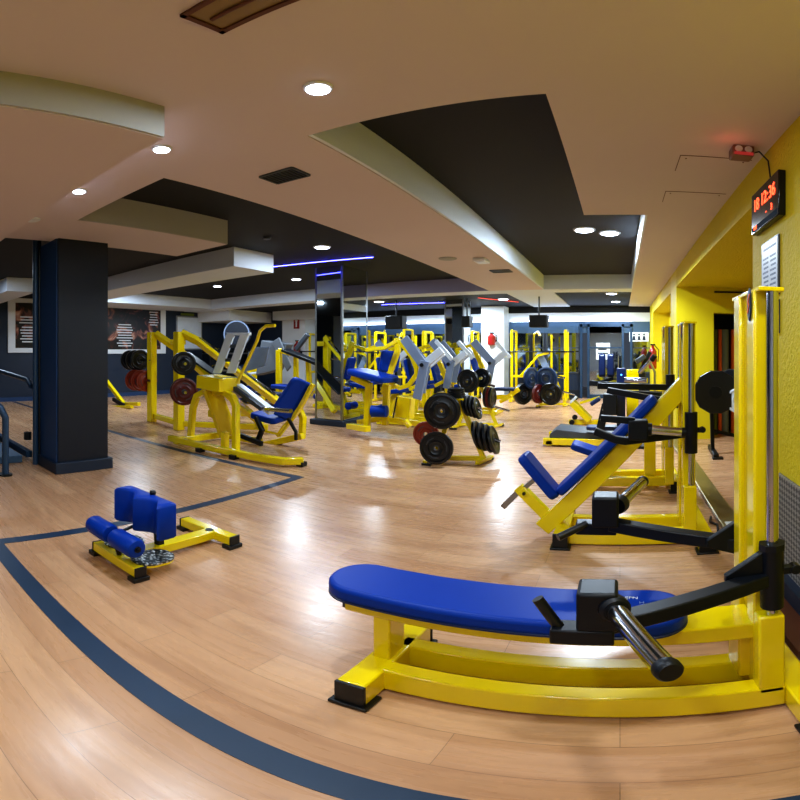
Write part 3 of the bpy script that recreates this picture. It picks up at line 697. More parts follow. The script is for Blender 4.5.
MB().bar((-.3, 7.3, 1.0), (-.1, 7.3, 1.06), .05, .05).build('pad_carrier', BK, tp, .004)
MB().tube([(.28, 7.0, 1.16), (.47, 6.9, 1.38)], .03, 14).build('handle_tube', CH, tp)
MB().tube([(.45, 6.91, 1.35), (.5, 6.88, 1.42)], .04, 14).build('grip', BK, tp)
MB().lathe([(0, .012), (.006, .01)], (.02, 7.199, 1.12), (0, -1, 0), 12).build('indicator_light', emat('blue_indicator', '4090FF', 6), tp)

# ---------- small ramp bench further back
tr = thing('ramp_bench', (-.75, 9.3, 0), 'small yellow wedge-shaped bench behind the dark mat platform', 'bench')
Yr = 9.3
m = MB(); strip(m, [(572, 402), (590, 420)], Yr, .3, .12); m.build('inclined_beam', Y_, tr, .01)
m = MB(); strip(m, [(569, 422), (600, 422)], Yr, .1, .1); m.build('base_rail', Y_, tr, .01)
m = MB(); strip(m, [(571, 402), (576, 397)], Yr, .3, .05); m.build('foot_plate', GRL, tr, .01)
m = MB(); strip(m, [(580, 403), (600, 397)], Yr + .1, .06, .05); m.build('brace', Y_, tr, .006)
for px, py in ((572, 422), (575, 417)): MB().lathe([(0, .05), (.05, .05)], at(px, py, Yr - .14), (0, -1, 0), 18).build('wheel', BK, tr)
m = MB(); strip(m, [(591, 404), (600, 398)], Yr, .3, .08); m.build('seat_pad', NV, tr, .02)

# ---------- plate tree with plates
def plate_tree(X, Y, lab, s=1.0, grp=None):
    t = thing('plate_tree', (X, Y, 0), lab, 'weight rack', grp)
    P = lambda x, y, z: Vector((X + x * s, Y + y * s, z * s))
    MB().bars([P(.32, .1, .02), P(.06, .03, .72), P(0, 0, .86)], .06, .06, (0, 1, 0)).build('leg', Y_, t, .006)
    MB().bars([P(-.3, -.1, .02), P(-.12, -.05, .55), P(-.02, 0, .84)], .06, .06, (0, 1, 0)).build('leg', Y_, t, .006)
    MB().bar(P(-.3, -.1, .06), P(.34, .1, .06), .06, .06).build('base_bar', Y_, t, .006)
    MB().bar(P(-.34, -.3, .035), P(-.26, .12, .035), .06, .05).build('foot', Y_, t, .006)
    MB().bar(P(.28, -.1, .035), P(.36, .3, .035), .06, .05).build('foot', Y_, t, .006)
    MB().box(P(-.17, -.1, .84), P(.1, .08, .87)).build('top_tray', Y_, t, .004)
    for a, b in (((-.14, -.02, .52), (-.2, -.3, .52)), ((-.24, -.05, .24), (-.3, -.32, .24)), ((.02, .03, .8), (.3, .03, .72)), ((.16, .06, .4), (.54, .06, .3))):
        MB().tube([P(*a), P(*b)], .022 * s, 14).build('peg', CH, t)
    MB().box(P(-.37, -.33, 0), P(-.25, -.27, .03)).build('rubber_foot', RB, t, .003)
    MB().box(P(.31, .24, 0), P(.39, .32, .03)).build('rubber_foot', RB, t, .003)
    return t
TX, TY = -2.02, 5.82
plate_tree(TX, TY, 'nearest yellow A-shaped plate tree loaded with black weight plates')
nn = Vector((.12, -1, .03))
plate(at(442, 411, 5.56), nn, .232, .06, RBB, 'largest black plate facing the camera on the upper peg of the near plate tree')
plate(at(441, 411, 5.66), nn, .2, .05, RBB, 'black plate behind the big upper plate of the near plate tree')
plate(at(436.5, 448, 5.5), nn, .212, .06, RBB, 'black plate with steel hub on the lower peg of the near plate tree')
plate(at(426, 434, 5.72), nn, .17, .05, ORP, 'orange-red plate half hidden on the lower left of the near plate tree')
nr = Vector((1, .02, .27))
for k in range(4):
    plate(Vector((TX + .09 + k * .05, TY + .03, .78 - k * .013)), nr, .15, .035, RBB, 'small black plate on the upper right peg of the near plate tree', 'small plates on the upper right peg of the near tree', grips=False)
for k in range(4):
    plate(Vector((TX + .24 + k * .07, TY + .06, .375 - k * .018)), nr, .195, .04, RBB, 'black plate tilted on the lower right peg of the near plate tree', 'plates on the lower right peg of the near tree', grips=False)
for k in range(4):
    plate(Vector((TX - .03, TY - .01, .89 + k * .032)), (0, 0, 1), .12 - .004 * k, .03, RBB, 'small black plate lying flat on top of the near plate tree', 'small flat plates on top of the near tree', grips=False)

# ---------- leg press: carriage and arch at left, seat at right
tl = thing('leg_press_machine', (-4.9, 4.8, 0), 'yellow leg press with grey foot rails at left and reclined blue seat at right', 'leg press')
Yl = 4.75
MB().bars([(-5.93, 4.42, .1), (-4.2, 4.5, .07), (-3.8, 4.55, .07), (-3.62, 4.72, .07)], .09, .1, (0, 0, 1)).build('base_rail', Y_, tl, .012)
MB().bars([(-5.75, 4.38, .08), (-5.75, 5.0, .08), (-5.75, 5.3, .08)], .1, .1, (0, 0, 1)).build('cross_foot', Y_, tl, .01)
MB().bars([(-5.75, 5.3, .08), (-4.9, 5.35, .07)], .09, .1, (0, 0, 1)).build('base_rail', Y_, tl, .012)
for p in ((-5.2, 4.36), (-4.55, 4.39), (-3.64, 4.66)): MB().box((p[0] - .05, p[1], 0), (p[0] + .05, p[1] + .1, .06)).build('rubber_foot', RB, tl, .004)
# arch
MB().bars([at(190, 445, 4.7), at(193, 408, 4.7), at(197, 396, 4.7), at(205, 391.5, 4.7), at(224, 392, 4.7), at(232, 396, 4.7), at(236, 406, 4.7), at(236, 452, 4.55)], .09, .09, (0, 1, 0)).build('arch', Y_, tl, .012)
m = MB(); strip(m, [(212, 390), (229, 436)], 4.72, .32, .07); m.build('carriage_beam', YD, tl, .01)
m = MB(); strip(m, [(207, 381), (230, 385)], 4.75, .42, .2); m.build('carriage_box', Y_, tl, .012)
m = MB(); strip(m, [(225, 432), (225, 452)], 4.6, .1, .08); m.build('lower_post', Y_, tl, .01)
# foot rails (two bright boards), slotted plate
for o_ in (0, 1):
    a = at(217 + o_ * 14, 373, 4.85 - .0 * o_); b = at(231 + o_ * 14, 334, 4.85)
    d = (b - a).normalized()
    MB().prism(rounded(.135, (b - a).length, .01, 2), (a + b) / 2, (1, .25, 0), d, .05).build('foot_rail', GRL, tl, .004)
for py in (346, 360): MB().bar(at(226, py, 4.87), at(240, py, 4.87), .04, .05).build('rail_rung', GRD, tl, .003)
m = MB(); strip(m, [(228, 334), (250, 334)], 4.86, .06, .04); m.build('top_bar', GRL, tl, .004)
m = MB(); m.tube([at(237, 383, 4.7), at(257, 341, 4.7), at(260, 331, 4.7), at(266, 326, 4.7), at(275, 325.5, 4.7)], .023, 14); m.build('hand_lever', Y_, tl)
m = MB(); m.prism([(0, 0), (.42, .1), (.5, .38), (.22, -.12 + .5), (.1, .3)], at(244, 372, 5.1), (1, 0, 0), (0, 0, 1), .03); m.build('side_plate', GR, tl, .01)
m = MB(); strip(m, [(238, 386), (272, 412)], 4.95, .12, .09); m.build('slide_rail', GRL, tl, .01)
m = MB(); strip(m, [(234, 388), (262, 409)], 4.85, .06, .06); m.build('slide_rail', GRD, tl, .006)
m = MB(); m.tube([at(266, 409, 4.85), at(291, 411, 4.7)], .03, 14); m.build('foot_bar', CH, tl)
# seat
Ys = 5.5
a, b = at(262 + 6, 415, Ys - .25), at(306, 382, Ys)
def pad_between(t, nm, a, b, wid, th, mt, side=Vector((0, 1, 0)), r=.07):
    d = (b - a); L_ = d.length; d.normalize(); s_ = (side - d * side.dot(d)).normalized()
    return MB().prism(rounded(L_, wid, min(r, wid / 2.1), 8), (a + b) / 2, d, s_, th).build(nm, mt, t, th * .3, seg=3)
pad_between(tl, 'backrest', at(281, 417, 5.35), at(305, 381, 5.5), .42, .09, BL, Vector((.45, 1, 0)), .09)
pad_between(tl, 'seat_pad', at(257, 413, 5.3), at(282, 420, 5.35), .42, .09, BL, Vector((.3, 1, 0)), .08)
MB().bars([at(278, 436, 5.5), at(300, 408, 5.5), at(313, 384, 5.55)], .07, .06, (0, 1, 0)).build('backrest_beam', Y_, tl, .008)
MB().bars([at(296, 402, 5.7), at(303, 418, 5.7), at(302, 438, 5.7)], .1, .08, (0, 1, 0)).build('seat_leg', Y_, tl, .012)
MB().bars([at(288, 418, 5.3), at(296, 432, 5.3), at(296, 440, 5.3)], .04, .04, (0, 1, 0)).build('brace', BK, tl, .004)
MB().bars([at(256, 417, 5.1), at(262, 430, 5.1), at(257, 443, 5.1)], .06, .06, (0, 1, 0)).build('brace', BK, tl, .004)
m = MB(); m.tube([at(256, 420, 5.15), at(255, 428, 5.15), at(264, 431, 5.15), at(278, 434, 5.15), at(285, 424, 5.2)], .018, 10); m.build('handle', Y_, tl)
m = MB(); strip(m, [(258, 446), (303, 436)], 5.6, .1, .1); m.build('seat_base', Y_, tl, .01)
m = MB(); strip(m, [(240, 435), (262, 444)], 5.0, .06, .07); m.build('link_bar', BK, tl, .005)

# ---------- tall sled machine with plates behind it
ts = thing('sled_press_machine', (-6.9, 5.9, 0), 'tall yellow sled frame with sloping rails and loaded plates beside the dark column', 'leg press')
MB().bar((-8.05, 5.55, 0), (-8.05, 5.55, 1.87), .14, .16, (0, 1, 0)).build('front_post', Y_, ts, .01)
MB().bar((-6.9, 5.35, 0), (-6.9, 5.35, 1.84), .16, .14, (0, 1, 0)).build('front_post', Y_, ts, .01)
MB().bar((-7.6, 5.75, 1.66), (-6.9, 5.45, 1.66), .1, .12).build('top_bar', Y_, ts, .01)
MB().bar((-8.05, 5.6, .12), (-6.9, 5.4, .12), .1, .1).build('base_bar', Y_, ts, .01)
MB().bars([(-8.0, 5.6, 1.84), (-7.55, 5.85, 1.5), (-6.3, 6.3, .45), (-5.9, 6.5, .1)], .12, .12).build('sloping_rail', Y_, ts, .01)
MB().bars([(-6.9, 5.4, 1.82), (-6.65, 5.6, 1.66), (-5.2, 6.2, .55)], .12, .12).build('sloping_rail', Y_, ts, .01)
MB().bar((-6.65, 5.62, 1.72), (-5.3, 6.15, .72), .06, .04).build('guide_rod', CH, ts, .005)
MB().bar((-7.3, 5.8, 1.45), (-5.8, 6.3, .5), .3, .04).build('carriage', BK, ts, .01)
MB().bar((-6.9, 5.4, .12), (-5.6, 6.3, .1), .1, .1).build('base_bar', Y_, ts, .01)
MB().bar((-6.1, 5.4, .4), (-5.55, 5.2, .4), .1, .12).build('cross_bar', Y_, ts, .01)
MB().tube([(-8.0, 5.5, 1.29), (-8.98, 5.6, 1.29)], .026, 12).build('loading_peg', CH, ts)
MB().tube([(-8.0, 5.45, .87), (-8.75, 5.52, .86)], .026, 12).build('loading_peg', CH, ts)
MB().tube([(-6.9, 5.35, 1.27), (-6.1, 4.86, 1.27)], .026, 12).build('loading_peg', CH, ts)
MB().tube([(-6.9, 5.35, .8), (-6.1, 4.86, .79)], .026, 12).build('loading_peg', CH, ts)
for k in range(3):
    plate(at(140 - k * 5, 360, 5.55 + k * .02) , (1, -.12, 0), .22, .05, RBB, 'black plate on the upper left peg of the sled frame', 'black plates on the upper left peg of the sled frame', grips=False)
for k in range(3):
    plate(at(147 - k * 6, 381 - k * .5, 5.5), (1, -.12, 0), .225, .05, ORP, 'orange-red plate on the lower left peg of the sled frame', 'orange plates on the lower left peg of the sled frame')
plate((-6.27, 4.965, 1.27), (.86, -.5, 0), .2, .05, RBB, 'black plate on the upper right peg of the sled frame, nearest the camera')
plate((-6.36, 5.02, 1.27), (.86, -.5, 0), .2, .05, RBB, 'black plate behind another on the upper right peg of the sled frame')
plate((-6.26, 4.96, .79), (.86, -.5, 0), .235, .05, RDP, 'dark red plate on the lower right peg of the sled frame')
plate((-6.36, 5.02, .8), (.86, -.5, 0), .22, .05, RBB, 'black plate behind the dark red plate of the sled frame')
# low yellow piece beside the column
tw = thing('weight_sled', (-8.6, 6.6, 0), 'low yellow angled frame on the floor just right of the dark column', 'exercise machine')
m = MB(); strip(m, [(104, 378), (124, 404), (139, 404)], 6.6, .1, .1); m.build('sloping_bar', Y_, tw, .01)
m = MB(); strip(m, [(104, 407), (132, 407)], 6.3, .1, .08); m.build('base_bar', Y_, tw, .01)
m = MB(); strip(m, [(113, 399), (124, 406)], 6.5, .06, .1); m.build('foot_pad', BK, tw, .01)

# ---------- seated machine with blue seat, backrest, roller
te = thing('leg_curl_machine', (-4.6, 7.2, 0), 'yellow seated machine with a blue seat pad and ankle roller beside the mirrored column', 'exercise machine')
Ye = 7.0
m = MB(); strip(m, [(367, 427), (369, 385), (352, 377)], Ye, .1, .1); m.build('front_post', Y_, te, .01)
MB().bars([at(349, 426, 6.95), at(368, 429, 6.7)], .1, .12, (0, 0, 1)).build('foot_bar', Y_, te, .01)
m = MB(); strip(m, [(358, 422), (384, 418), (420, 424)], 7.3, .1, .09); m.build('base_rail', Y_, te, .01)
pad_between(te, 'seat_pad', at(355, 371, 7.1), at(391, 380, 6.9), .46, .11, BL, Vector((.3, 1, 0)))
pad_between(te, 'backrest', at(388, 372, 7.4), at(391, 351, 7.4), .34, .09, BL, Vector((.9, .8, 0)))
MB().lathe([(0, .04), (.02, .1), (.28, .1), (.3, .04)], at(371, 411, 6.95), (1, .1, .03), 24).build('ankle_roller', BL, te)
m = MB(); strip(m, [(385, 425), (387, 385)], 7.2, .1, .1); m.build('rear_post', Y_, te, .01)
m = MB(); strip(m, [(383, 393), (398, 350), (397, 338)], 7.4, .09, .09); m.build('back_beam', Y_, te, .01)
m = MB(); strip(m, [(366, 350), (385, 348), (397, 341)], 7.2, .07, .07); m.build('top_arm', Y_, te, .01)
m = MB(); strip(m, [(399, 340), (416, 362), (417, 374), (409, 385), (400, 388), (390, 383)], 7.0, .07, .07); m.build('curved_arm', Y_, te, .01)
MB().prism([(-.12, -.16), (.14, -.2), (.16, .16), (-.08, .2)], at(404, 407, 7.0), (1, 0, 0), (0, 0, 1), .2).build('weight_cover', Y_, te, .012)
m = MB(); strip(m, [(393, 418), (397, 397)], 6.85, .02, .02); m.build('cover_rim', BK, te, .002)
m = MB(); strip(m, [(405, 420), (410, 427)], 6.8, .1, .06); m.build('rear_foot', Y_, te, .008)
m = MB(); strip(m, [(404, 338), (424, 366)], 6.9, .05, .15); m.build('grey_arm', GR, te, .008)
m = MB(); strip(m, [(425, 361), (417, 399)], 6.87, .05, .14); m.build('grey_arm', GR, te, .008)
m = MB(); strip(m, [(424, 365), (442, 350)], 6.93, .05, .13); m.build('grey_arm', GRL, te, .008)
MB().lathe([(0, .035), (.03, .03)], at(422, 365, 6.86), (0, -1, 0), 16).build('arm_pivot', BK, te)

# ---------- a row of lever machines with grey Y-shaped arms (one build, copied)
def lever_machine(loc, lab, grp):
    t = thing('lever_machine', loc, lab, 'exercise machine', grp)
    x, y, _ = loc
    P = lambda a, b, c: Vector((x + a, y + b, c))
    MB().bar(P(-.6, -.25, .06), P(.55, -.25, .06), .09, .09).build('base_rail', Y_, t, .008)
    MB().bar(P(-.6, .3, .06), P(.55, .3, .06), .09, .09).build('base_rail', Y_, t, .008)
    MB().bar(P(-.55, -.35, .05), P(-.55, .4, .05), .09, .09).build('cross_foot', Y_, t, .008)
    MB().bar(P(.5, -.35, .05), P(.5, .4, .05), .09, .09).build('cross_foot', Y_, t, .008)
    MB().bars([P(-.5, 0, .08), P(-.42, 0, .5), P(-.3, 0, .6)], .09, .09, (0, 1, 0)).build('seat_post', Y_, t, .008)
    MB().bars([P(.35, 0, .08), P(.22, 0, .9), P(-.02, 0, 1.45), P(-.1, 0, 1.7)], .1, .1, (0, 1, 0)).build('main_post', Y_, t, .01)
    MB().bars([P(.0, -.2, 1.62), P(.3, -.2, 1.35), P(.4, -.2, 1.12), P(.3, -.2, .85), P(.05, -.2, .72)], .07, .07, (0, 1, 0)).build('curved_arm', Y_, t, .008)
    MB().bars([P(-.1, 0, 1.62), P(-.5, 0, 1.5)], .07, .07, (0, 1, 0)).build('top_arm', Y_, t, .008)
    MB().prism(rounded(.42, .4, .07, 6), P(-.3, 0, .66), (1, 0, .15), (0, 1, 0), .09).build('seat_pad', BL, t, .025)
    MB().prism(rounded(.55, .32, .07, 6), P(-.02, 0, 1.05), (-.25, 0, 1), (0, 1, 0), .08).build('backrest', BL, t, .025)
    MB().bar(P(.02, -.32, 1.7), P(.46, -.32, 1.2), .05, .17, (0, 1, 0)).build('grey_arm', GR, t, .008)
    MB().bar(P(.46, -.3, 1.28), P(.34, -.3, .68), .05, .15, (0, 1, 0)).build('grey_arm', GR, t, .008)
    MB().bar(P(.44, -.28, 1.18), P(.76, -.28, 1.45), .05, .14, (0, 1, 0)).build('grey_arm', GRL, t, .008)
    MB().prism([(0, 0), (.34, -.38), (.4, -.32), (.06, .06)], P(.35, .32, 1.66), (1, 0, 0), (0, 0, 1), .05).build('grey_arm', GRL, t, .008)
    MB().lathe([(0, .04), (.03, .035)], P(.4, -.345, 1.2), (0, -1, 0), 16).build('arm_pivot', BK, t)
    MB().tube([P(.25, -.2, .6), P(.25, -.55, .6)], .026, 12).build('loading_peg', CH, t)
    MB().lathe([(0, .04), (.02, .08), (.3, .08), (.32, .04)], P(-.62, -.16, .3), (0, 1, 0), 20).build('ankle_roller', BL, t)
    return t
GP = 'lever machines with grey arms in the middle row'
lm = lever_machine((-3.95, 8.6, 0), 'yellow lever machine with grey Y-shaped arm just behind the seated blue machine', GP)
for X, Y, rz, lab in ((-3.85, 9.65, .0, 'yellow lever machine with grey arm standing behind the near plate tree'),
                      (-4.35, 11.5, 0, 'yellow lever machine with grey arm, second from the white far pillar'),
                      (-3.25, 10.65, 0, 'yellow lever machine with grey arm, rightmost of the middle row'),
                      (-5.5, 10.3, 0, 'yellow lever machine with grey arm seen just right of the mirrored column')):
    dup(lm, (X + 3.95, Y - 8.6, 0), rz, 1.0, lab, GP)
tt = plate_tree(-2.62, 8.6, 'second yellow plate tree just behind the near one', 1.12)
MB().tube([(-2.63, 8.6, .93), (-2.68, 8.18, .92)], .024, 12).build('peg', CH, tt)
MB().tube([(-2.6, 8.6, .95), (-2.47, 8.3, .97)], .024, 12).build('peg', CH, tt)
for px, py, Y, lab in ((468, 381, 8.3, 'black plate facing the camera on the second plate tree'), (482, 378, 8.45, 'smaller black plate high on the right of the second plate tree')):
    plate(at(px, py, Y), (-.2, -1, 0), .22 if px < 480 else .18, .07, RBB, lab, grips=False)
for k in range(3):
    plate(at(487 + k * 2.6, 397 + k * .5, 8.62), (1, -.05, 0), .2, .05, (RBB, RDP, RBB)[k], ('left black plate', 'middle dark red plate', 'right black plate')[k] + ' of three hung low on the right of the second plate tree', grips=False)

# ---------- grey stepper with black hood behind the leg press
tc = thing('stair_climber', (-8.2, 10.0, 0), 'grey stair climber with a dark round hood by the navy wall', 'cardio machine')
Yc = 9.6
MB().lathe([(-.12, .36), (.12, .36)], at(238, 334, Yc), (.5, -1, 0), 30).build('round_hood', DARK, tc)
MB().lathe([(-.14, .35), (-.14, .385), (-.1, .385), (-.1, .35)], at(238, 334, Yc), (-.5, 1, 0), 30, True).build('hood_rim', GR, tc)
MB().prism([(-.1, -.5), (.6, -.35), (.95, .35), (.1, .45)], at(262, 357, Yc - .3), (1, 0, 0), (0, 0, 1), .3).build('console_shell', GRM, tc, .03)
MB().prism([(0, 0), (.5, -.75), (.62, -.62), (.25, .12)], at(272, 342, Yc - .5), (1, 0, 0), (0, 0, 1), .05).build('side_panel', GRM, tc, .02)
m = MB(); strip(m, [(252, 362), (252, 410)], Yc, .3, .12); m.build('post', Y_, tc, .02)
m = MB(); strip(m, [(248, 374), (270, 371)], Yc - .2, .06, .06); m.build('foot_step', GRL, tc, .02)
m = MB(); strip(m, [(240, 400), (292, 396)], Yc, .6, .12); m.build('base', BK, tc, .02)
# ---------- plate rack of dumbbells by the navy wall
tdk = thing('dumbbell_rack', (-11.6, 9.6, 0), 'dark two-shelf rack against the navy wall behind the sled frame', 'rack')
XR = -12.2
for z in (.75, 1.35): MB().box((XR - .2, 10.6, z), (XR + .2, 13.0 - .3, z + .05)).build('shelf', ST, tdk, .006)
for y in (10.6, 12.6): MB().box((XR - .2, y, 0), (XR + .2, y + .08, 1.5)).build('rack_side', BK, tdk, .01)
def dumbbell(c, lab, grp, mt):
    t = thing('dumbbell', c, lab, 'dumbbell', grp); c = Vector(c)
    MB().tube([c - Vector((.14, 0, 0)), c + Vector((.14, 0, 0))], .02, 10).build('handle', CH, t)
    for s in (-1, 1): MB().lathe([(-.05, .07), (-.04, .085), (.04, .085), (.05, .07)], c + Vector((s * .15, 0, 0)), (1, 0, 0), 12).build('head', mt, t)
for z, n in ((.89, 7), (1.49, 7)):
    for k in range(n):
        mt = (BK, Y_, BK, Y_, BK, BLP, BK)[(k + int(z)) % 7]
        dumbbell((XR, 10.85 + k * .26, z), ('lower' if z < 1 else 'upper') + ' shelf dumbbell on the dark rack by the navy wall', ('dumbbells on the lower shelf', 'dumbbells on the upper shelf')[z > 1], mt)
# ================================================================== FAR MACHINES
def rack(loc, lab, grp, w=1.5, h=2.05):
    t = thing('cable_rack', loc, lab, 'rack', grp); x, y, _ = loc
    P = lambda a, b, c: Vector((x + a, y + b, c))
    for a in (-w / 2, w / 2):
        for b in (0, .6): MB().bar(P(a, b, 0), P(a, b, h), .06, .07, (0, 1, 0)).build('upright', Y_, t, .006)
        MB().bar(P(a, -.2, .05), P(a, .8, .05), .09, .08).build('foot', Y_, t, .006)
        MB().bar(P(a, 0, h), P(a, .6, h), .06, .06).build('top_rail', Y_, t, .006)
    for a in (-.22, .3): MB().bar(P(a, .5, 0), P(a, .5, h - .1), .06, .06, (0, 1, 0)).build('inner_post', Y_, t, .005)
    MB().bars([P(-.22, .5, h - .1), P(-.05, .3, h - .02), P(.05, .0, h - .15)], .06, .06).build('pulley_arm', Y_, t, .005)
    MB().lathe([(-.02, .07), (.02, .07)], P(.05, 0, h - .2), (1, 0, 0), 18).build('pulley', BK, t)
    MB().bar(P(-w / 2, .0, .75), P(w / 2, .0, .75), .07, .07).build('crossbar', Y_, t, .006)
    MB().tube([P(-w / 2 - .25, -.06, 1.45), P(w / 2 + .25, -.06, 1.45)], .02, 10).build('barbell', BK, t)
    MB().bar(P(-.28, .4, .1), P(-.28, .4, h - .1), .1, .1, (0, 1, 0)).build('stack_guide', BK, t, .006)
    MB().box(P(-.4, .35, .15), P(-.16, .5, 1.0)).build('weight_stack', GRD, t, .006)
    MB().bars([P(-.5, 0, .75), P(0, 0, 1.35), P(.3, 0, 1.42)], .07, .07, (0, 1, 0)).build('diagonal', Y_, t, .006)
    MB().prism(rounded(.18, .75, .05, 5), P(.15, .1, 1.1), (1, 0, .5), (-.5, 0, 1), .05).build('grey_panel', GR, t, .01)
    return t
GR1 = 'yellow racks along the far wall'
r0 = rack((-2.25, 13.2, 0), 'tall yellow rack in front of the far windows behind the far plate tree', GR1)
for X, Y, s, lab in ((-5.0, 13.5, 1.0, 'yellow rack by the far windows left of the white pillar'), (-7.2, 13.4, 1.05, 'yellow rack by the far windows below the hanging black speaker'),
                     (-8.95, 13.0, 1.0, 'yellow rack seen left of the mirrored column'), (-5.9, 12.0, .98, 'yellow rack in front of the far racks, right of the mirrored column')):
    dup(r0, (X + 2.25, Y - 13.2, 0), 0, s, lab, GR1)
# low seats left of the mirrored column
lm2 = bpy.data.objects['lever_machine']
for X, Y, rz, lab in ((-6.75, 10.2, .1, 'yellow seated machine beyond the reclined blue seat of the leg press'), (-7.9, 11.9, 0, 'yellow seated machine far left of the mirrored column')):
    dup(lm2, (X + 3.95, Y - 8.6, 0), rz, .9, lab, 'seated machines left of the mirrored column')
tb = thing('preacher_bench', (-7.9, 9.0, 0), 'yellow frame with black sloping arm pads between leg press seat and mirrored column', 'bench')
m = MB(); strip(m, [(279, 350), (279, 400)], 8.8, .12, .12); m.build('front_post', Y_, tb, .01)
m = MB(); strip(m, [(279, 350), (292, 354)], 8.8, .1, .1); m.build('top_bar', Y_, tb, .01)
m = MB(); strip(m, [(296, 356), (296, 396)], 8.9, .1, .1); m.build('post', Y_, tb, .01)
m = MB(); strip(m, [(308, 356), (310, 396)], 8.9, .1, .1); m.build('post', Y_, tb, .01)
m = MB(); strip(m, [(285, 350), (320, 364)], 8.7, .3, .08); m.build('arm_pad', BK, tb, .02)
m = MB(); strip(m, [(296, 350), (308, 334)], 8.9, .08, .12); m.build('console', GRD, tb, .02)
m = MB(); strip(m, [(276, 386), (296, 388)], 8.6, .4, .1); m.build('seat_pad', BL, tb, .02)
m = MB(); strip(m, [(262, 394), (292, 398)], 8.4, .1, .1); m.build('base_rail', Y_, tb, .01)
tb2 = thing('incline_bench', (-6.6, 9.6, 0), 'blue incline bench behind the leg press seat', 'bench')
pad_between(tb2, 'seat_pad', at(244, 392, 7.0), at(262, 384, 7.2), .4, .1, BL)
pad_between(tb2, 'long_pad', at(252, 392, 7.6), at(282, 395, 7.6), .35, .08, NV)
m = MB(); strip(m, [(242, 414), (275, 414)], 6.9, .1, .1); m.build('base_rail', Y_, tb2, .01)
m = MB(); strip(m, [(262, 414), (262, 396)], 7.2, .1, .1); m.build('post', Y_, tb2, .01)

# far plate tree in front of the windows
plate_tree(-1.72, 12.3, 'far yellow plate tree in front of the windows', 1.05)
FX_, FY_ = -1.72, 12.1
plate(at(546.5, 379, 12.0), (-.35, -1, 0), .31, .08, BLP, 'large blue plate high on the far plate tree', grips=False)
plate(at(551, 394, 11.95), (-.2, -1, 0), .29, .1, RBB, 'black plate low on the right of the far plate tree', grips=False)
plate(at(538.5, 394, 11.95), (1, -.5, 0), .25, .08, RDP, 'red plate low in the middle of the far plate tree', grips=False)
plate(at(523, 394, 11.95), (1, -.7, 0), .28, .12, RBB, 'black plate low on the left of the far plate tree', grips=False)
plate(at(531, 378, 12.1), (1, -.6, 0), .28, .06, BLP, 'blue plate edge-on high on the left of the far plate tree', grips=False)
# low yellow bench legs left of the far tree
tq = thing('flat_bench', (-2.9, 11.6, 0), 'low yellow bench frame on the floor left of the far plate tree', 'bench')
m = MB(); strip(m, [(497, 397), (508, 397), (519, 389)], 11.6, .1, .12); m.build('frame', Y_, tq, .01)
m = MB(); strip(m, [(500, 402), (512, 396)], 11.3, .08, .08); m.build('foot', Y_, tq, .01)
MB().prism(rounded(.5, .3, .06), at(505, 389, 11.6), (1, 0, 0), (0, 1, 0), .08).build('pad', NV, tq, .02)

# hanging speakers
def speaker(a, b, Y, lab):
    p, q = at(a[0], a[1], Y), at(b[0], b[1], Y)
    t = thing('hanging_speaker', ((p.x + q.x) / 2, Y, q.z), lab, 'speaker')
    MB().box((p.x, Y, q.z), (q.x, Y + .3, p.z)).build('cabinet', BLKC, t, .015)
    MB().box((p.x + .04, Y - .012, q.z + .04), (q.x - .04, Y, p.z - .04)).build('front_grille', BLKC, t, .004)
    MB().tube([((p.x + q.x) / 2, Y + .15, p.z), ((p.x + q.x) / 2, Y + .15, ZB)], .02, 10).build('bracket', BK, t)
speaker((385, 316), (402, 328.5), 11.3, 'black hanging speaker just right of the near mirrored column')
speaker((461, 316), (469.5, 327), 11.7, 'narrow black hanging speaker beside the far mirrored column')
speaker((529, 315), (547, 327), 11.5, 'black hanging speaker in front of the far window band')

# wall posters (left hall)
def poster(y0, y1, z0, z1, lab, seed, rows):
    t = thing('framed_poster', (XL, (y0 + y1) / 2, z0), lab, 'poster')
    MB().box((XL, y0, z0), (XL + .04, y1, z1)).build('frame', WHITE, t, .006)
    MB().box((XL + .041, y0 + .22, z0 + .14), (XL + .046, y1 - .22, z1 - .14)).build('print', poster_mat(seed), t, smooth=False)
    for (yy, zz, n, wd) in rows:
        m = MB()
        for k in range(n):
            L_ = wd * (.7 + .3 * random.random()); m.box((XL + .047, yy - L_ / 2, zz - k * .085), (XL + .049, yy + L_ / 2, zz - k * .085 + .032))
        m.build('printed_lines', WHITE, t, smooth=False)
poster(4.1, 6.2, 1.42, 3.02, 'white framed poster on the navy wall left of the dark column', 1.3, ((4.7, 2.45, 3, .6), (4.8, 2.15, 6, .8)))
poster(6.6, 9.5, 1.38, 2.98, 'white framed dark poster of a lifting athlete right of the dark column', 4.1, ((9.0, 2.75, 6, .4), (7.9, 2.3, 9, .6)))
t = thing('whiteboard', (XL, 10.5, 1.5), 'pale blank board on the navy wall right of the posters', 'board')
MB().box((XL, 9.95, 1.5), (XL + .025, 11.1, 2.7)).build('frame', ST, t, .006)
MB().box((XL + .026, 10.0, 1.55), (XL + .032, 11.05, 2.65)).build('writing_surface', GRL, t, smooth=False)
tag(MB().box((XL + .002, 10.15, 2.72), (XL + .062, 10.7, 2.8)).build('exit_light', GRN, None, .006), 'small green emergency light above the pale board', 'emergency light')
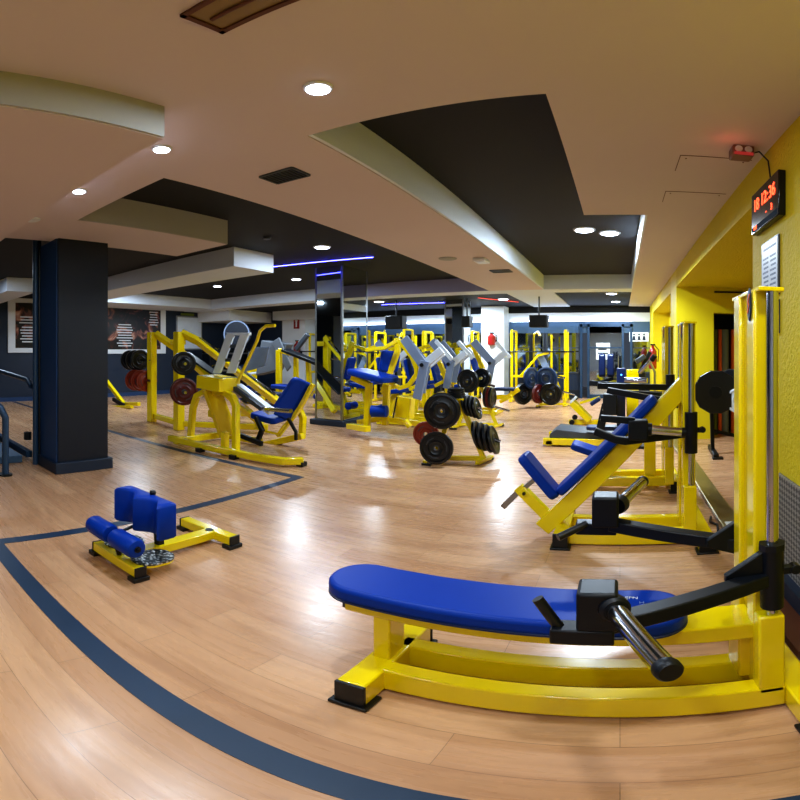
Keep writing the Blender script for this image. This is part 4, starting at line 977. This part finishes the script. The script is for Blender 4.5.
# exit sign and extinguishers
def sign(x, y, z, lab):
    t = thing('exit_sign', (x, y, z), lab, 'sign')
    MB().box((x - .12, y - .02, z), (x + .12, y, z + .4)).build('sign_board', RED, t, .004)
    MB().box((x - .03, y - .024, z + .06), (x + .03, y - .02, z + .34)).prism([(-.07, 0), (.07, 0), (0, .1)], (x, y - .022, z + .26), (1, 0, 0), (0, 0, 1), .004).build('pictogram', WHITE, t, smooth=False)
sign(-10.25, 12.99, 2.25, 'small red fire sign on the white pillar at the left')
def ext(x, y, z, lab, s=1.0, h=.5):
    t = thing('fire_extinguisher', (x, y, z), lab, 'fire extinguisher')
    MB().lathe([(0, .07 * s), (.02, .085 * s), (h * .75, .085 * s), (h * .87, .05 * s), (h * .9, .03 * s), (h, .03 * s)], (x, y, z), (0, 0, 1), 22).build('cylinder', RED, t)
    MB().box((x - .05 * s, y - .02, z + h), (x + .05 * s, y + .02, z + h + .04)).build('valve', BK, t, .005)
    MB().tube([(x + .04 * s, y - .02, z + h), (x + .13 * s, y - .03, z + h * .8), (x + .11 * s, y - .04, z + h * .3)], .012, 8).build('hose', BK, t)
    MB().box((x - .1 * s, y + .04 * s, z + h * .3), (x + .1 * s, y + .1 * s, z + h * .45)).build('bracket', BK, t, .004)
ext(-10.15, 12.88, 1.2, 'red fire extinguisher on the white pillar below the red sign', 1.4, .6)
ext(-3.75, 13.8, 1.65, 'dark red fire extinguisher on the far white pillar', 1.4, .35)
p = at(652, 366, 12.0)
ext(.84, 12.4, 1.0, 'red fire extinguisher on the yellow wall at the far right', 1.2, .62)
# white sign on the window by the door
t = thing('window_sign', (.6, YF - .09, 2.0), 'white sign board with dark figures above the glass at the far right', 'sign')
MB().box((.28, YF - .11, 1.76), (.86, YF - .08, 2.05)).build('sign_board', WHITE, t, .004)
m = MB()
for k in range(3):
    x = .42 + k * .15
    m.lathe([(0, .03), (.003, .03)], (x, YF - .112, 1.98), (0, -1, 0), 12).prism([(-.05, -.08), (.05, -.08), (.03, .05), (-.03, .05)], (x, YF - .112, 1.88), (1, 0, 0), (0, 0, 1), .003)
m.build('printed_figures', NAVY, t, smooth=False)
t = thing('door_notice', (-.4, YF - .1, 1.45), 'white notice sheet stuck on the glass door', 'notice')
MB().box((-.72, YF - .075, 1.2), (-.3, YF - .065, 1.72)).build('sheet', WHITE, t, smooth=False)
MB().box((-.66, YF - .079, 1.38), (-.36, YF - .075, 1.42)).box((-.66, YF - .079, 1.5), (-.4, YF - .075, 1.54)).build('print', NAVY, t, smooth=False)

# foot of the wall: exercise bike in front of the door
tk = thing('exercise_bike', (.3, 12.3, 0), 'dark upright cardio machine in front of the glass door at the far right', 'cardio machine')
Yk = 11.8
m = MB(); strip(m, [(640, 398), (640, 372), (650, 352)], Yk, .08, .1); m.build('post', BK, tk, .01)
m = MB(); m.tube([at(655, 398, Yk), at(655, 372, Yk), at(650, 362, Yk), at(642, 360, Yk)], .03, 12); m.build('handrail', ST, tk)
m = MB(); strip(m, [(636, 362), (645, 356)], Yk - .1, .3, .12); m.build('console', GRD, tk, .02)
m = MB(); strip(m, [(630, 396), (652, 396)], Yk, .4, .12); m.build('base', BK, tk, .02)
MB().box((.25, 11.6, .35), (.62, 11.9, .95)).build('housing', BK, tk, .04)

# ---------- bay at the right: plates on a stand, foam rollers in the niche
tn = thing('barbell_stand', (1.33, 6.6, 0), 'black stand with large dark plates in the bay on the right', 'weight rack')
Yn = 6.55
MB().bars([(1.27, Yn, .05), (1.25, Yn, .8), (1.3, Yn, 1.0)], .05, .05, (0, 1, 0)).build('post', BK, tn, .005)
MB().bar((1.25, Yn - .35, .04), (1.3, Yn + .35, .04), .07, .07).build('foot', BK, tn, .008)
MB().bar((1.25, Yn, .35), (1.6, Yn + .05, .25), .05, .05).build('brace', BK, tn, .005)
MB().tube([(1.28, Yn - .28, .92), (1.75, Yn + .4, .92)], .025, 14).build('bar', CH, tn)
MB().box((1.2, Yn - .38, 0), (1.34, Yn - .3, .03)).build('rubber_foot', RB, tn, .003)
def gon_plate(c, n, r, lab):
    t = thing('weight_plate', c, lab, 'weight plate'); n = Vector(n).normalized()
    MB().lathe([(-.03, r * .97), (-.022, r), (.022, r), (.03, r * .97)], c, n, 12).build('disc', RBB, t, .003, smooth=False)
    MB().lathe([(-.045, r * .16), (-.045, r * .28), (.045, r * .28), (.045, r * .16)], c, n, 24).build('hub', BK, t)
gon_plate((1.25, Yn - .33, .93), (-.25, -1, 0), .3, 'large twelve-sided dark plate on the stand in the right bay')
gon_plate((1.58, Yn + .12, .93), (-.7, -1, 0), .3, 'second dark plate behind on the stand in the right bay')
plate((1.52, Yn - .45, .82), (-.7, -1, 0), .17, .04, GRL, 'pale grey plate edge visible beside the machine upright', grips=False)
for k, (x, m_, lab) in enumerate(((1.62, GRN, 'green'), (1.69, ORG, 'thin orange'), (1.78, GRF, 'wide grey'), (1.93, ORG, 'bright orange'), (2.03, TEAL, 'dark teal'))):
    r = (.035, .03, .075, .05, .035)[k]
    tag(MB().lathe([(0, r * .9), (.01, r), (1.84, r), (1.86, r * .9)], (x, 8.1 - .04 * (k % 2), 0), (0, 0, 1), 20).build('foam_roller', m_), lab + ' foam roll standing upright in the dark niche', 'foam roll')
# sticker on the strip, strap on the floor
tag(MB().box((XW - .09, 3.45, .05), (XW + .03, 3.7, .052)).build('sticker', WHITE, smooth=False), 'small white sticker on the bronze floor strip', 'sticker')
tag(MB().tube([(.74, 3.6, .012), (.76, 3.72, .02), (.72, 3.82, .012), (.75, 3.95, .012)], .01, 8).build('strap', BK), 'thin black strap lying on the floor by the bronze strip', 'strap')
tag(MB().box((1.52, 7.68, 2.46), (2.4, 7.7, 2.49)).build('air_slot', BLKC, smooth=False), 'thin dark slot above the niche opening in the yellow wall', 'air vent')

# ---------- doorway frame, rails at the left edge
t = thing('glass_gate', (-5.9, 2.2, 0), 'dark metal gate post and rail left of the dark column', 'gate')
MB().tube([at(35.5, 470, 2.15), Vector((at(35.5, 470, 2.15).x, 2.15, ZB))], .035, 16).build('post', DBLUE, t)
x = at(39.5, 470, 2.2).x
MB().tube([(x, 2.2, 0), (x, 2.2, ZB)], .022, 14).build('post', BK, t)
MB().tube([(-5.8, 2.15, 1.02), (-5.95, 2.15, 1.1), (-8.6, 2.0, 1.28)], .035, 14).build('top_rail', DBLUE, t)
MB().box((-8.6, 2.1, .05), (-5.85, 2.18, .14)).build('bottom_rail', DBLUE, t, .006)
MB().lathe([(0, .05), (.1, .05)], (-5.86, 2.12, .3), (0, 0, 1), 14).build('hinge', BK, t)
t = thing('handrail', (-5.3, 1.6, 0), 'curved dark tube handrail at the left edge', 'handrail')
MB().tube([(-5.25, 1.63, 0), (-5.25, 1.63, .7), (-5.28, 1.58, .82), (-5.36, 1.5, .9), (-5.5, 1.35, .95), (-5.9, 1.0, .97)], .04, 16).build('tube', DBLUE, t)
MB().lathe([(0, .08), (.02, .08)], (-5.25, 1.63, 0), (0, 0, 1), 20).build('flange', BK, t)
tag(MB().box((-8.8, 1.72, 0), (-5.8, 2.03, .1)).build('turnstile_base', BAND, None, .01), 'low blue floor threshold left of the dark column', 'threshold')
